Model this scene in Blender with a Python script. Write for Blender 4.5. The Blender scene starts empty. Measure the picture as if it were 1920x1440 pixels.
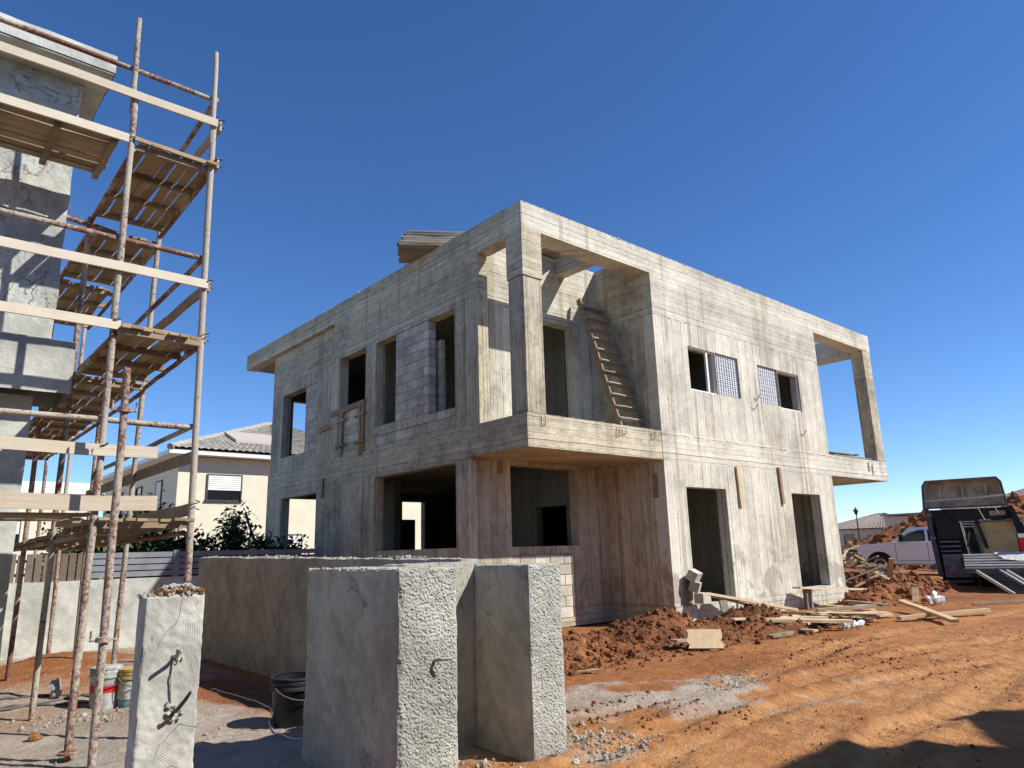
import bpy, bmesh, math, random
import numpy as np
from mathutils import Matrix, Vector, Euler
random.seed(7)
SC = bpy.context.scene
COL = SC.collection
R = math.radians

# ------------------------------------------------------------------ camera, sky, sun, exposure
cam_d = bpy.data.cameras.new('camera'); cam = bpy.data.objects.new('camera', cam_d); COL.objects.link(cam)
cam_d.sensor_fit = 'HORIZONTAL'; cam_d.sensor_width = 36.0
cam_d.lens = 36.0 * 1338.8 / 1920.0
cam_d.clip_end = 3000
yaw, pitch, roll = R(48.75), R(13.22), R(-1.66)
fw = Vector((math.cos(yaw)*math.cos(pitch), math.sin(yaw)*math.cos(pitch), math.sin(pitch)))
rt = Vector((math.sin(yaw), -math.cos(yaw), 0)); up = rt.cross(fw)
r2 = math.cos(roll)*rt + math.sin(roll)*up; u2 = -math.sin(roll)*rt + math.cos(roll)*up
cam.matrix_world = Matrix(((r2.x, u2.x, -fw.x, 0), (r2.y, u2.y, -fw.y, 0), (r2.z, u2.z, -fw.z, 1.5), (0, 0, 0, 1)))
SC.camera = cam

SUN_V = Vector((.62, -.847, 1.0)).normalized()          # towards the sun
sun_el = math.asin(SUN_V.z); sun_az = math.atan2(SUN_V.x, SUN_V.y)
world = bpy.data.worlds.new('World'); SC.world = world; world.use_nodes = True
wn = world.node_tree; wn.nodes.clear()
sky = wn.nodes.new('ShaderNodeTexSky'); sky.sky_type = 'NISHITA'; sky.sun_disc = False
sky.sun_elevation = sun_el; sky.sun_rotation = sun_az
sky.air_density = 1.0; sky.dust_density = 0.12; sky.ozone_density = 3.0; sky.altitude = 3000
bg = wn.nodes.new('ShaderNodeBackground'); bg.inputs['Strength'].default_value = 0.13
wo = wn.nodes.new('ShaderNodeOutputWorld')
hs = wn.nodes.new('ShaderNodeHueSaturation'); hs.inputs['Saturation'].default_value = 1.2; hs.inputs['Hue'].default_value = .506
wn.links.new(sky.outputs[0], hs.inputs['Color']); wn.links.new(hs.outputs[0], bg.inputs[0]); wn.links.new(bg.outputs[0], wo.inputs[0])
sl = bpy.data.lights.new('sun', 'SUN'); sl.energy = 5.0; sl.angle = R(.53); sl.color = (1.0, .955, .88)
so = bpy.data.objects.new('sun', sl); COL.objects.link(so)
so.rotation_euler = SUN_V.to_track_quat('Z', 'Y').to_euler()
so.location = (30, -40, 50)
SC.view_settings.view_transform = 'Standard'; SC.view_settings.look = 'None'
SC.view_settings.exposure = 0.45; SC.view_settings.gamma = 1.0
SC.cycles.max_bounces = 6; SC.cycles.diffuse_bounces = 4

# ------------------------------------------------------------------ numpy noise
def _h(ix, iy, s):
    v = np.sin(ix*127.1 + iy*311.7 + s*74.7)*43758.5453
    return v - np.floor(v)
def vn(x, y, s=0):
    x = np.asarray(x, float); y = np.asarray(y, float)
    ix = np.floor(x); iy = np.floor(y); fx = x-ix; fy = y-iy
    fx = fx*fx*(3-2*fx); fy = fy*fy*(3-2*fy)
    a = _h(ix, iy, s); b = _h(ix+1, iy, s); c = _h(ix, iy+1, s); d = _h(ix+1, iy+1, s)
    return (a*(1-fx)+b*fx)*(1-fy)+(c*(1-fx)+d*fx)*fy
def fbm(x, y, s=0, o=4):
    t = 0; a = .5; n = 0
    for i in range(o):
        t = t + a*(vn(x*2**i + 13*i, y*2**i - 7*i, s+i)-.5); n += a; a *= .5
    return t/n*2
def sstep(a, b, v):
    t = np.clip((v-a)/(b-a), 0, 1); return t*t*(3-2*t)

# ------------------------------------------------------------------ object helpers
BASE = {}
def props(o, label=None, cat=None, group=None, kind=None):
    if label: o['label'] = label
    if cat: o['category'] = cat
    if group: o['group'] = group
    if kind: o['kind'] = kind
    return o
def thing(name, label, cat, loc=(0, 0, 0), group=None):
    o = bpy.data.objects.new(name, None); COL.objects.link(o); o.location = loc
    o.empty_display_size = .2
    BASE[o.name] = Vector(loc); return props(o, label, cat, group)
class MB:
    """collects faces in world coordinates"""
    def __init__(s): s.v = []; s.f = []; s.m = []
    def add(s, vs, fs, mi=0):
        n = len(s.v); s.v += [tuple(p) for p in vs]; s.f += [tuple(i+n for i in q) for q in fs]; s.m += [mi]*len(fs); return s
    def box(s, a, b, mi=0):
        (x0, y0, z0), (x1, y1, z1) = a, b
        return s.add([(x0,y0,z0),(x1,y0,z0),(x1,y1,z0),(x0,y1,z0),(x0,y0,z1),(x1,y0,z1),(x1,y1,z1),(x0,y1,z1)],
                     [(0,3,2,1),(4,5,6,7),(0,1,5,4),(1,2,6,5),(2,3,7,6),(3,0,4,7)], mi)
    def obox(s, M, a, b, mi=0):
        t = MB().box(a, b); return s.add([M @ Vector(p) for p in t.v], t.f, mi)
    def bar(s, p0, p1, w, h, mi=0, upv=(0, 0, 1)):
        M, L = frame(p0, p1, upv); return s.obox(M, (0, -w/2, -h/2), (L, w/2, h/2), mi)
    def tube(s, pts, r, n=10, mi=0, cap=True, wob=0):
        pts = [Vector(p) for p in pts]; k = len(pts); vs = []; fs = []
        rr = r if isinstance(r, (list, tuple)) else [r]*k
        for i, p in enumerate(pts):
            t = (pts[min(i+1, k-1)]-pts[max(i-1, 0)]).normalized()
            a = Vector((0, 0, 1)) if abs(t.z) < .9 else Vector((1, 0, 0))
            b = t.cross(a).normalized(); c = t.cross(b)
            for j in range(n):
                an = 2*math.pi*j/n; q = rr[i]*(1+random.uniform(-wob, wob))
                vs.append(p + b*math.cos(an)*q + c*math.sin(an)*q)
        for i in range(k-1):
            for j in range(n):
                fs.append((i*n+j, i*n+(j+1) % n, (i+1)*n+(j+1) % n, (i+1)*n+j))
        if cap: fs += [tuple(range(n)), tuple(reversed(range((k-1)*n, k*n)))]
        return s.add(vs, fs, mi)
    def lathe(s, c, prof, n=28, mi=0):
        vs = []; fs = []; k = len(prof)
        for r, z in prof:
            for j in range(n):
                a = 2*math.pi*j/n; vs.append((c[0]+r*math.cos(a), c[1]+r*math.sin(a), c[2]+z))
        for i in range(k-1):
            for j in range(n): fs.append((i*n+j, i*n+(j+1) % n, (i+1)*n+(j+1) % n, (i+1)*n+j))
        return s.add(vs, fs, mi)
    def mesh(s, name, off, mats, smooth=False):
        me = bpy.data.meshes.new(name)
        me.from_pydata([(x-off[0], y-off[1], z-off[2]) for x, y, z in s.v], [], s.f)
        for m in (mats if isinstance(mats, (list, tuple)) else [mats]): me.materials.append(m)
        me.polygons.foreach_set('material_index', s.m)
        me.update()
        if smooth:
            me.polygons.foreach_set('use_smooth', [True]*len(me.polygons))
            me.set_sharp_from_angle(angle=R(40))
        return me
def frame(p0, p1, upv=(0, 0, 1)):
    p0 = Vector(p0); p1 = Vector(p1); x = p1-p0; L = x.length; x.normalize()
    u = Vector(upv)
    if abs(x.dot(u)) > .98: u = Vector((1, 0, 0)) if abs(x.x) < .9 else Vector((0, 1, 0))
    y = u.cross(x).normalized(); z = x.cross(y)
    return Matrix(((x.x, y.x, z.x, p0.x), (x.y, y.y, z.y, p0.y), (x.z, y.z, z.z, p0.z), (0, 0, 0, 1))), L
def part(name, mb, mat, parent, smooth=False, label=None, kind=None):
    b = BASE[parent.name]; o = bpy.data.objects.new(name, mb.mesh(name, b, mat, smooth))
    COL.objects.link(o); o.parent = parent; BASE[o.name] = b
    if label: o['label'] = label
    if kind: o['kind'] = kind
    return o
def solo(name, mb, mat, label, cat, loc, group=None, smooth=False):
    o = bpy.data.objects.new(name, mb.mesh(name, Vector(loc), mat, smooth)); COL.objects.link(o); o.location = loc
    BASE[o.name] = Vector(loc); return props(o, label, cat, group)
def struct(name, mb, mat, smooth=False, kind='structure'):
    o = bpy.data.objects.new(name, mb.mesh(name, Vector((0, 0, 0)), mat, smooth)); COL.objects.link(o)
    BASE[o.name] = Vector((0, 0, 0)); o['kind'] = kind; return o
def inst(name, me, M, parent):
    o = bpy.data.objects.new(name, me); COL.objects.link(o); o.parent = parent
    o.matrix_local = Matrix.Translation(-BASE[parent.name]) @ M
    BASE[o.name] = BASE[parent.name]; return o
def holed(ax, t0, t1, u0, u1, z0, z1, holes, mi=0, mb=None, cut=()):
    """wall slab: thickness t along ax ('x' or 'y'), running along u, with rectangular holes (u0,u1,z0,z1)"""
    mb = mb or MB()
    us = sorted({u0, u1, *[min(max(h[i], u0), u1) for h in holes for i in (0, 1)]})
    zs = sorted({z0, z1, *[min(max(h[i], z0), z1) for h in holes for i in (2, 3)], *cut})
    def solid(i, j):
        if not (0 <= i < len(us)-1 and 0 <= j < len(zs)-1): return False
        cu = (us[i]+us[i+1])/2; cz = (zs[j]+zs[j+1])/2
        return not any(h[0] < cu < h[1] and h[2] < cz < h[3] for h in holes)
    idx = {}
    def V(t, u, z):
        k = (t, u, z)
        if k not in idx:
            idx[k] = len(mb.v); mb.v.append((t, u, z) if ax == 'x' else (u, t, z))
        return idx[k]
    def q(a, b, c, d):
        mb.f.append((a, b, c, d) if ax == 'x' else (d, c, b, a)); mb.m.append(mi)
    for i in range(len(us)-1):
        for j in range(len(zs)-1):
            if not solid(i, j): continue
            a, b, c, d = us[i], us[i+1], zs[j], zs[j+1]
            q(V(t0,a,c), V(t0,a,d), V(t0,b,d), V(t0,b,c)); q(V(t1,a,c), V(t1,b,c), V(t1,b,d), V(t1,a,d))
            if not solid(i-1, j): q(V(t0,a,c), V(t1,a,c), V(t1,a,d), V(t0,a,d))
            if not solid(i+1, j): q(V(t0,b,c), V(t0,b,d), V(t1,b,d), V(t1,b,c))
            if not solid(i, j-1): q(V(t0,a,c), V(t0,b,c), V(t1,b,c), V(t1,a,c))
            if not solid(i, j+1): q(V(t0,a,d), V(t1,a,d), V(t1,b,d), V(t0,b,d))
    return mb

# ------------------------------------------------------------------ materials
class NT:
    def __init__(s, name):
        s.mat = bpy.data.materials.new(name); s.mat.use_nodes = True; s.t = s.mat.node_tree
        s.b = s.t.nodes['Principled BSDF']; s.b.inputs['Specular IOR Level'].default_value = .3
    def n(s, typ, ins=None, **kw):
        nd = s.t.nodes.new(typ)
        for k, v in kw.items(): setattr(nd, k, v)
        for k, v in (ins or {}).items(): s.set(nd.inputs[k], v)
        return nd
    def set(s, sock, v):
        if hasattr(v, 'is_output'): s.t.links.new(v, sock)
        else:
            if isinstance(v, tuple) and len(v) == 3 and sock.type == 'RGBA': v = (*v, 1)
            sock.default_value = v
    def m(s, op, a, b=0.0, c=0.0, clamp=False):
        nd = s.n('ShaderNodeMath', {0: a, 1: b, 2: c}, operation=op, use_clamp=clamp); return nd.outputs[0]
    def mix(s, f, a, b, mode='MIX'):
        nd = s.n('ShaderNodeMix', None, data_type='RGBA', blend_type=mode)
        s.set(nd.inputs[0], f); s.set(nd.inputs[6], a); s.set(nd.inputs[7], b); return nd.outputs[2]
    def pos(s): return s.n('ShaderNodeNewGeometry').outputs['Position']
    def obj(s): return s.n('ShaderNodeTexCoord').outputs['Object']
    def scale(s, v, k): return s.n('ShaderNodeVectorMath', {0: v, 1: k}, operation='MULTIPLY').outputs[0]
    def noise(s, v, sc=5, det=4, rough=.55, dist=0):
        return s.n('ShaderNodeTexNoise', {'Vector': v, 'Scale': sc, 'Detail': det, 'Roughness': rough, 'Distortion': dist}).outputs[0]
    def ramp(s, f, a, b):
        return s.n('ShaderNodeMapRange', {0: f, 1: a, 2: b}, interpolation_type='SMOOTHSTEP').outputs[0]
    def bump(s, h, st=.5, d=.01, nrm=None):
        nd = s.n('ShaderNodeBump', {'Strength': st, 'Distance': d, 'Height': h})
        if nrm is not None: s.set(nd.inputs['Normal'], nrm)
        return nd.outputs[0]
    def out(s, col=None, rough=None, nrm=None, **kw):
        if col is not None: s.set(s.b.inputs['Base Color'], col)
        if rough is not None: s.set(s.b.inputs['Roughness'], rough)
        if nrm is not None: s.set(s.b.inputs['Normal'], nrm)
        for k, v in kw.items(): s.set(s.b.inputs[k.replace('_', ' ')], v)
        return s.mat
    def rnd(s): return s.n('ShaderNodeObjectInfo').outputs['Random']

def plain(name, col, rough=.6, var=.15, sc=6, metal=0, bump=0):
    t = NT(name); p = t.obj(); n = t.noise(p, sc, 5)
    k = t.ramp(n, .3, .7)
    c = t.mix(k, tuple(x*(1-var) for x in col), tuple(min(1, x*(1+var)) for x in col))
    nr = t.bump(t.noise(p, sc*12, 4), bump, .004) if bump else None
    return t.out(c, rough, nr, Metallic=metal)

def concrete(name, tint=(1, 1, 1), auto=True, vertical=True, bright=1.0, off=.74, rib=.36, stain=True, ties=False):
    """board-marked concrete; vertical boards on storeys, horizontal boards on beams and slab edges"""
    t = NT(name); p = t.pos(); x, y, z = t.n('ShaderNodeSeparateXYZ', {0: p}).outputs
    u = t.m('ADD', x, y)
    def boards(c, w, seed):
        wob = t.m('MULTIPLY', t.m('SUBTRACT', t.noise(t.scale(p, (1, 1, 1)), .9, 1), .5), .05)
        k = t.m('DIVIDE', t.m('ADD', t.m('ADD', c, wob), seed), w); i = t.m('FLOOR', k); f = t.m('FRACT', k)
        wn_ = t.n('ShaderNodeTexWhiteNoise', {'W': t.m('ADD', i, seed)}, noise_dimensions='1D').outputs[0]
        edge = t.m('MINIMUM', f, t.m('SUBTRACT', 1.0, f))
        return wn_, edge
    # vertical set: narrow planks and wide panel joints
    va, ve = boards(u, .105, 3.3); vb, vpe = boards(u, .33, 11.7)
    ha, he = boards(z, .118, 5.1); hb, hpe = boards(z, .53, 1.9)
    cv = t.n('ShaderNodeCombineXYZ', {0: t.m('MULTIPLY', u, 1.0), 1: 0.0, 2: t.m('MULTIPLY', z, .16)}).outputs[0]
    ch = t.n('ShaderNodeCombineXYZ', {0: t.m('MULTIPLY', u, .16), 1: 0.0, 2: z}).outputs[0]
    gv = t.noise(cv, 14, 5, .65); gh = t.noise(ch, 16, 5, .65)
    sv = t.noise(cv, 2.6, 4, .6); sh = t.noise(ch, 3.2, 4, .6)
    if auto:
        zz = t.m('ADD', z, t.m('MULTIPLY', t.m('SUBTRACT', t.noise(p, 1.2, 2), .5), .05))
        a = t.m('MULTIPLY', t.m('GREATER_THAN', zz, .36), t.m('LESS_THAN', zz, 3.22))
        b = t.m('MULTIPLY', t.m('GREATER_THAN', zz, 3.86), t.m('LESS_THAN', zz, 6.43))
        vert = t.m('MAXIMUM', a, b)
        jn = None
        for zj in (.37, 3.80, 6.43, 7.13):
            d = t.m('ABSOLUTE', t.m('SUBTRACT', zz, zj)); l = t.m('LESS_THAN', d, .010)
            l = t.m('MULTIPLY', l, .8 if zj < 7 else .4)
            jn = l if jn is None else t.m('MAXIMUM', jn, l)
        jb = t.m('LESS_THAN', t.m('ABSOLUTE', t.m('SUBTRACT', zz, 3.55)), .35)
    else:
        vert = 1.0 if vertical else 0.0; jn = 0.0; jb = 0.0
    def sel(h, v): return t.n('ShaderNodeMix', {0: vert, 2: h, 3: v}, data_type='FLOAT').outputs[0]
    tone = sel(t.m('ADD', t.m('MULTIPLY', ha, .5), t.m('MULTIPLY', hb, .5)), t.m('ADD', t.m('MULTIPLY', va, .35), t.m('MULTIPLY', vb, .65)))
    grain = sel(gh, gv); streak = sel(sh, sv); edge = sel(he, ve); pedge = sel(hpe, vpe)
    blot = t.noise(p, .7, 5, .6); mott = t.noise(p, 5.5, 6, .65); fine = t.noise(p, 60, 3, .6)
    mot2 = t.noise(p, 19, 7, .7); dirt = t.ramp(t.noise(p, .55, 6, .62), .50, .70)
    v = t.m('ADD', t.m('MULTIPLY', t.m('SUBTRACT', tone, .5), .30), t.m('MULTIPLY', t.m('SUBTRACT', grain, .5), rib))
    v = t.m('ADD', v, t.m('MULTIPLY', t.m('SUBTRACT', streak, .5), .42))
    v = t.m('ADD', v, t.m('MULTIPLY', t.m('SUBTRACT', mott, .5), .75))
    v = t.m('ADD', v, t.m('MULTIPLY', t.m('SUBTRACT', mot2, .5), .75))
    v = t.m('ADD', v, t.m('MULTIPLY', t.m('SUBTRACT', blot, .5), .8))
    v = t.m('SUBTRACT', v, t.m('MULTIPLY', dirt, .28))
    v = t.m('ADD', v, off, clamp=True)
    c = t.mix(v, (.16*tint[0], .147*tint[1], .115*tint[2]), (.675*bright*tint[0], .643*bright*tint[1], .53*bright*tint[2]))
    # damp patches, seams, joints
    seam = t.m('MULTIPLY', t.m('LESS_THAN', pedge, .020), t.ramp(t.noise(p, 2.3, 3), .36, .52))
    seam = t.m('MULTIPLY', seam, t.n('ShaderNodeMix', {0: vert, 2: .35, 3: 1.0}, data_type='FLOAT').outputs[0])
    seam2 = t.m('MULTIPLY', t.m('LESS_THAN', edge, .04), t.m('MULTIPLY', t.ramp(t.noise(p, 3.1, 3), .46, .58), .5))
    dark = t.m('MAXIMUM', t.m('MAXIMUM', seam, seam2), t.m('MULTIPLY', jn, t.ramp(t.noise(p, 3.7, 4), .36, .55)))
    strip = t.m('MULTIPLY', t.m('LESS_THAN', va, .16), t.ramp(t.noise(p, .8, 3), .42, .58))
    c = t.mix(t.m('MULTIPLY', strip, .5), c, (.30, .25, .175))
    c = t.mix(t.m('MULTIPLY', dark, .7), c, (.07, .062, .05))
    if stain:
        wet = t.m('MULTIPLY', t.ramp(t.noise(p, 1.5, 5, .6), .555, .60), t.m('SUBTRACT', 1.0, t.ramp(z, 1.0, 2.0)))
        c = t.mix(t.m('MULTIPLY', wet, .6), c, (.27, .225, .155))
    if ties:
        du = t.m('MULTIPLY', t.m('SUBTRACT', t.m('FRACT', t.m('DIVIDE', u, .99)), .5), .99); dz = t.m('MULTIPLY', t.m('SUBTRACT', t.m('FRACT', t.m('DIVIDE', z, .83)), .5), .83)
        th = t.m('LESS_THAN', t.m('SQRT', t.m('ADD', t.m('MULTIPLY', du, du), t.m('MULTIPLY', dz, dz))), .016)
        c = t.mix(t.m('MULTIPLY', th, .75), c, (.06, .055, .045))
    rust = t.m('MULTIPLY', t.ramp(t.noise(t.scale(p, (1, 1, .35)), 1.7, 4), .6, .78), .3)
    c = t.mix(rust, c, (.33, .235, .14))
    pits = t.ramp(t.n('ShaderNodeTexVoronoi', {'Vector': p, 'Scale': 13.0, 'Randomness': 1.0}).outputs['Distance'], .07, .15)
    pm = t.ramp(t.noise(p, 2.5, 3), .48, .58)
    pitd = t.m('MULTIPLY', t.m('SUBTRACT', 1.0, pits), pm)
    c = t.mix(t.m('MULTIPLY', pitd, .55), c, (.09, .08, .065))
    h = t.m('ADD', t.m('MULTIPLY', grain, .6), t.m('MULTIPLY', tone, .5))
    h = t.m('ADD', h, t.m('MULTIPLY', t.ramp(edge, 0, .06), .35)); h = t.m('ADD', h, t.m('MULTIPLY', t.ramp(pedge, 0, .02), .5))
    h = t.m('ADD', h, t.m('MULTIPLY', fine, .3)); h = t.m('SUBTRACT', h, t.m('MULTIPLY', pitd, .7))
    h = t.m('ADD', h, t.m('MULTIPLY', mot2, .6))
    return t.out(c, .9, t.bump(h, .9, .018))

def plaster(name, col, rough_bump, sc, comb=False, marks=True, vary=False):
    t = NT(name); p = t.pos()
    a = t.noise(p, 1.6, 5, .6); b = t.noise(p, 9, 5, .6)
    v = t.m('ADD', t.m('MULTIPLY', a, .65), t.m('MULTIPLY', b, .35))
    c = t.mix(t.ramp(v, .34, .66), tuple(k*.66 for k in col), tuple(min(1, k*1.12) for k in col))
    if vary:
        k_ = t.m('ADD', .80, t.m('MULTIPLY', t.rnd(), .36)); c = t.mix(1.0, c, t.n('ShaderNodeCombineColor', {0: k_, 1: k_, 2: k_}).outputs[0], 'MULTIPLY')
    h = t.noise(p, sc, 4, .6)
    if comb:
        x, y, z = t.n('ShaderNodeSeparateXYZ', {0: p}).outputs
        n1 = t.noise(p, 2.2, 2)
        ang = t.m('MULTIPLY', t.m('GREATER_THAN', t.m('ADD', z, t.m('MULTIPLY', x, .9)), t.m('ADD', 2.0, t.m('MULTIPLY', n1, .5))), 1.0)
        l1 = t.m('SINE', t.m('MULTIPLY', t.m('ADD', x, t.m('MULTIPLY', n1, .06)), 700.0))
        l2 = t.m('SINE', t.m('MULTIPLY', t.m('ADD', t.m('MULTIPLY', z, .86), t.m('ADD', t.m('MULTIPLY', x, -.5), t.m('MULTIPLY', n1, .12))), 520.0))
        ln = t.n('ShaderNodeMix', {0: ang, 2: l2, 3: l1}, data_type='FLOAT').outputs[0]
        h = t.m('ADD', t.m('MULTIPLY', h, .6), t.m('MULTIPLY', t.m('MULTIPLY', ln, t.ramp(t.noise(p, 4, 2), .40, .62)), .16))
    if marks:
        cr = t.m('ABSOLUTE', t.m('SUBTRACT', t.noise(p, 1.5, 5, .55, .6), .5))
        line = t.m('MULTIPLY', t.m('SUBTRACT', 1.0, t.ramp(cr, .0, .007)), t.ramp(t.noise(p, 1.3, 1), .46, .56))
        c = t.mix(t.m('MULTIPLY', line, .7), c, tuple(k*.3 for k in col)); h = t.m('SUBTRACT', h, line)
        rp = t.n('ShaderNodeVectorRotate', {'Vector': p, 'Angle': .7}, rotation_type='X_AXIS').outputs[0]
        tw = t.noise(t.scale(rp, (1, 1, .25)), 3.4, 5, .6, 1.5)
        c = t.mix(t.m('MULTIPLY', t.ramp(tw, .50, .62), .35), c, tuple(k*.5 for k in col)); h = t.m('ADD', h, t.m('MULTIPLY', tw, .8))
        sc_ = t.m('ABSOLUTE', t.m('SUBTRACT', t.noise(t.scale(rp, (1, 1, .3)), 2.3, 2, .5, .4), .5))
        ln2 = t.m('MULTIPLY', t.m('SUBTRACT', 1.0, t.ramp(sc_, 0, .005)), t.ramp(t.noise(p, 2.1, 2), .52, .6))
        c = t.mix(t.m('MULTIPLY', ln2, .6), c, tuple(k*.3 for k in col)); h = t.m('SUBTRACT', h, t.m('MULTIPLY', ln2, .8))
        sp = t.m('MULTIPLY', t.ramp(t.noise(t.scale(p, (1, 1, .45)), 30, 3), .57, .67), t.ramp(t.noise(p, 2.6, 3), .4, .6))
        c = t.mix(t.m('MULTIPLY', sp, .45), c, tuple(k*.4 for k in col)); h = t.m('SUBTRACT', h, t.m('MULTIPLY', sp, .5))
    return t.out(c, .92, t.bump(h, rough_bump, .012))

def wood(name, ca, cb, splash=0.0):
    t = NT(name); p = t.obj(); r = t.rnd()
    pp = t.n('ShaderNodeVectorMath', {0: t.scale(p, (3, 9, 9)), 1: t.n('ShaderNodeCombineXYZ', {0: t.m('MULTIPLY', r, 37), 1: t.m('MULTIPLY', r, 91), 2: 0.0}).outputs[0]}, operation='ADD').outputs[0]
    g = t.noise(pp, 1.6, 6, .65, 1.2)
    w = t.noise(t.pos(), 3.0, 4)
    v = t.m('ADD', t.m('MULTIPLY', g, .75), t.m('ADD', t.m('MULTIPLY', r, .35), t.m('MULTIPLY', w, .3)))
    c = t.mix(t.ramp(v, .35, 1.0), ca, cb)
    if splash:
        s = t.m('MULTIPLY', t.ramp(t.noise(t.pos(), 5.0, 5), .52, .66), splash)
        c = t.mix(s, c, (.42, .40, .36))
    return t.out(c, .82, t.bump(g, .4, .004))

def pole_mat(name, red):
    t = NT(name); p = t.pos()
    n = t.noise(t.scale(p, (1, 1, .45)), 4.0, 5, .6); s = t.noise(p, 34, 5, .65); b = t.noise(t.scale(p, (1, 1, .3)), 1.3, 3)
    c = t.mix(t.ramp(s, .42, .62), (.15, .068, .05), (.24, .105, .08))
    cov = t.m('ADD', t.m('MULTIPLY', s, .65), t.m('ADD', t.m('MULTIPLY', n, .6), t.m('MULTIPLY', b, .7)))
    c = t.mix(t.ramp(cov, red-.04, red+.16), c, (.41, .365, .30))
    c = t.mix(t.m('MULTIPLY', t.ramp(s, .58, .7), .6), c, (.10, .07, .05))
    return t.out(c, .8, t.bump(s, .8, .006))

def soil(name, dark=False):
    t = NT(name); p = t.pos()
    a = t.noise(p, .45, 5, .6); b = t.noise(p, 4, 5, .62); f = t.noise(p, 38, 4, .65)
    v = t.m('ADD', t.m('MULTIPLY', a, .5), t.m('ADD', t.m('MULTIPLY', b, .35), t.m('MULTIPLY', f, .25)))
    if dark:
        c = t.mix(t.ramp(v, .36, .72), (.085, .030, .013), (.29, .112, .042))
        c = t.mix(t.m('MULTIPLY', t.ramp(t.noise(p, 1.9, 5, .65), .52, .68), .6), c, (.40, .19, .085))
        c = t.mix(t.m('MULTIPLY', t.ramp(t.noise(p, 14, 3), .6, .72), .4), c, (.40, .27, .17))
        return t.out(c, .95, t.bump(t.m('ADD', f, b), .9, .03))
    at = t.n('ShaderNodeAttribute', None, attribute_name='cover')
    rr, gg, bb = t.n('ShaderNodeSeparateColor', {0: at.outputs['Color']}).outputs
    c = t.mix(t.ramp(v, .34, .76), (.20, .070, .022), (.42, .172, .054))
    c = t.mix(gg, c, t.mix(t.ramp(b, .3, .7), (.42, .190, .066), (.55, .295, .125)))        # packed wheel tracks
    c = t.mix(bb, c, t.mix(t.ramp(v, .36, .72), (.10, .038, .018), (.27, .11, .045)))       # freshly dug clods
    cem = t.mix(t.ramp(v, .34, .72), (.25, .215, .17), (.45, .41, .35))
    c = t.mix(t.m('MULTIPLY', rr, t.ramp(t.m('ADD', t.m('MULTIPLY', b, .6), t.m('MULTIPLY', rr, .75)), .45, .72)), c, cem)   # cement spills
    peb = t.ramp(t.n('ShaderNodeTexVoronoi', {'Vector': p, 'Scale': 24.0}).outputs['Distance'], .12, .2)
    pmask = t.m('MULTIPLY', t.m('SUBTRACT', 1.0, peb), t.ramp(t.noise(p, 2.1, 3), .52, .66))
    c = t.mix(t.m('MULTIPLY', pmask, .6), c, (.46, .36, .27))
    h = t.m('ADD', t.m('MULTIPLY', f, .5), t.m('ADD', b, t.m('MULTIPLY', pmask, .5)))
    c = t.mix(t.m('MULTIPLY', t.ramp(t.noise(p, 17, 5, .7), .56, .70), .45), c, (.15, .058, .024))
    h = t.m('ADD', h, t.m('MULTIPLY', t.noise(p, 14, 6, .7), 1.2))
    return t.out(c, .95, t.bump(h, 1.0, .035))

M = {}
M['conc'] = concrete('panel_cast_concrete', off=.74, ties=True)
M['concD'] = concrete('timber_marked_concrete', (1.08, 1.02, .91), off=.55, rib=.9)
M['conc_in'] = concrete('darkened_interior_concrete', (.6, .6, .6), auto=False, bright=.8, stain=False)  # tint lowered to put the shade of the rooms into the colour
M['concH'] = concrete('plank_marked_concrete', auto=False, vertical=False, off=.62, stain=False)
M['stipple'] = plaster('stippled_render', (.45, .455, .415), .8, 75, marks=False)
M['render'] = plaster('trowelled_render', (.44, .415, .355), .5, 30)
M['wallr'] = plaster('grey_green_render', (.40, .385, .325), .45, 22)
M['combed'] = plaster('combed_adhesive', (.50, .50, .455), .55, 26, comb=True)
M['lplaster'] = plaster('left_house_plaster', (.52, .525, .48), .8, 14)
M['band'] = plaster('left_house_band', (.49, .49, .44), .5, 30, marks=False)
M['block'] = plaster('concrete_block', (.53, .49, .405), .5, 60, marks=False, vary=True)
M['mortar'] = plain('mortar', (.33, .31, .27), .95)
M['new_wood'] = wood('fresh_sawn_timber', (.40, .27, .14), (.70, .55, .36))
M['pale_wood'] = wood('sun_bleached_timber', (.40, .33, .23), (.66, .59, .47), .15)
M['old_wood'] = wood('weathered_timber', (.16, .115, .075), (.42, .33, .235), .4)
M['deck'] = wood('deck_timber', (.20, .14, .08), (.43, .325, .20), .3)
M['grey_wood'] = wood('grey_timber', (.13, .115, .095), (.34, .31, .265), .2)
M['ladder_wood'] = wood('brown_ladder_timber', (.18, .12, .07), (.34, .25, .16), .2)
M['red_wood'] = wood('reddish_board', (.24, .135, .07), (.40, .25, .14), .3)
M['pole_a'] = pole_mat('cement_spattered_pole', .875)
M['pole_b'] = pole_mat('red_painted_pole', .985)
M['pole_c'] = pole_mat('cement_coated_pole', .79)
M['soil'] = soil('clay_soil'); M['dig'] = soil('dug_clay', True)
M['rubble'] = plain('cement_rubble', (.33, .305, .265), .95, .25, 8, bump=.6)
M['cream'] = plain('cream_render', (.68, .64, .50), .9, .05, 2, bump=.2)
M['white'] = plain('white_paint', (.78, .77, .74), .55, .04, 3)
M['tile'] = plain('grey_roof_tile', (.25, .235, .205), .85, .3, 3)
M['tile_b'] = plain('brown_roof_tile', (.30, .245, .20), .85, .25, 3)
M['tan'] = plain('tan_render', (.42, .36, .29), .9, .08, 2)
M['black'] = plain('black_paint', (.012, .012, .014), .42, .3, 5)
M['dirtyw'] = plain('dirty_white_plastic', (.36, .37, .37), .6, .3, 12)
M['black_m'] = plain('matt_black_steel', (.032, .032, .034), .6, .3, 5)
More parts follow.
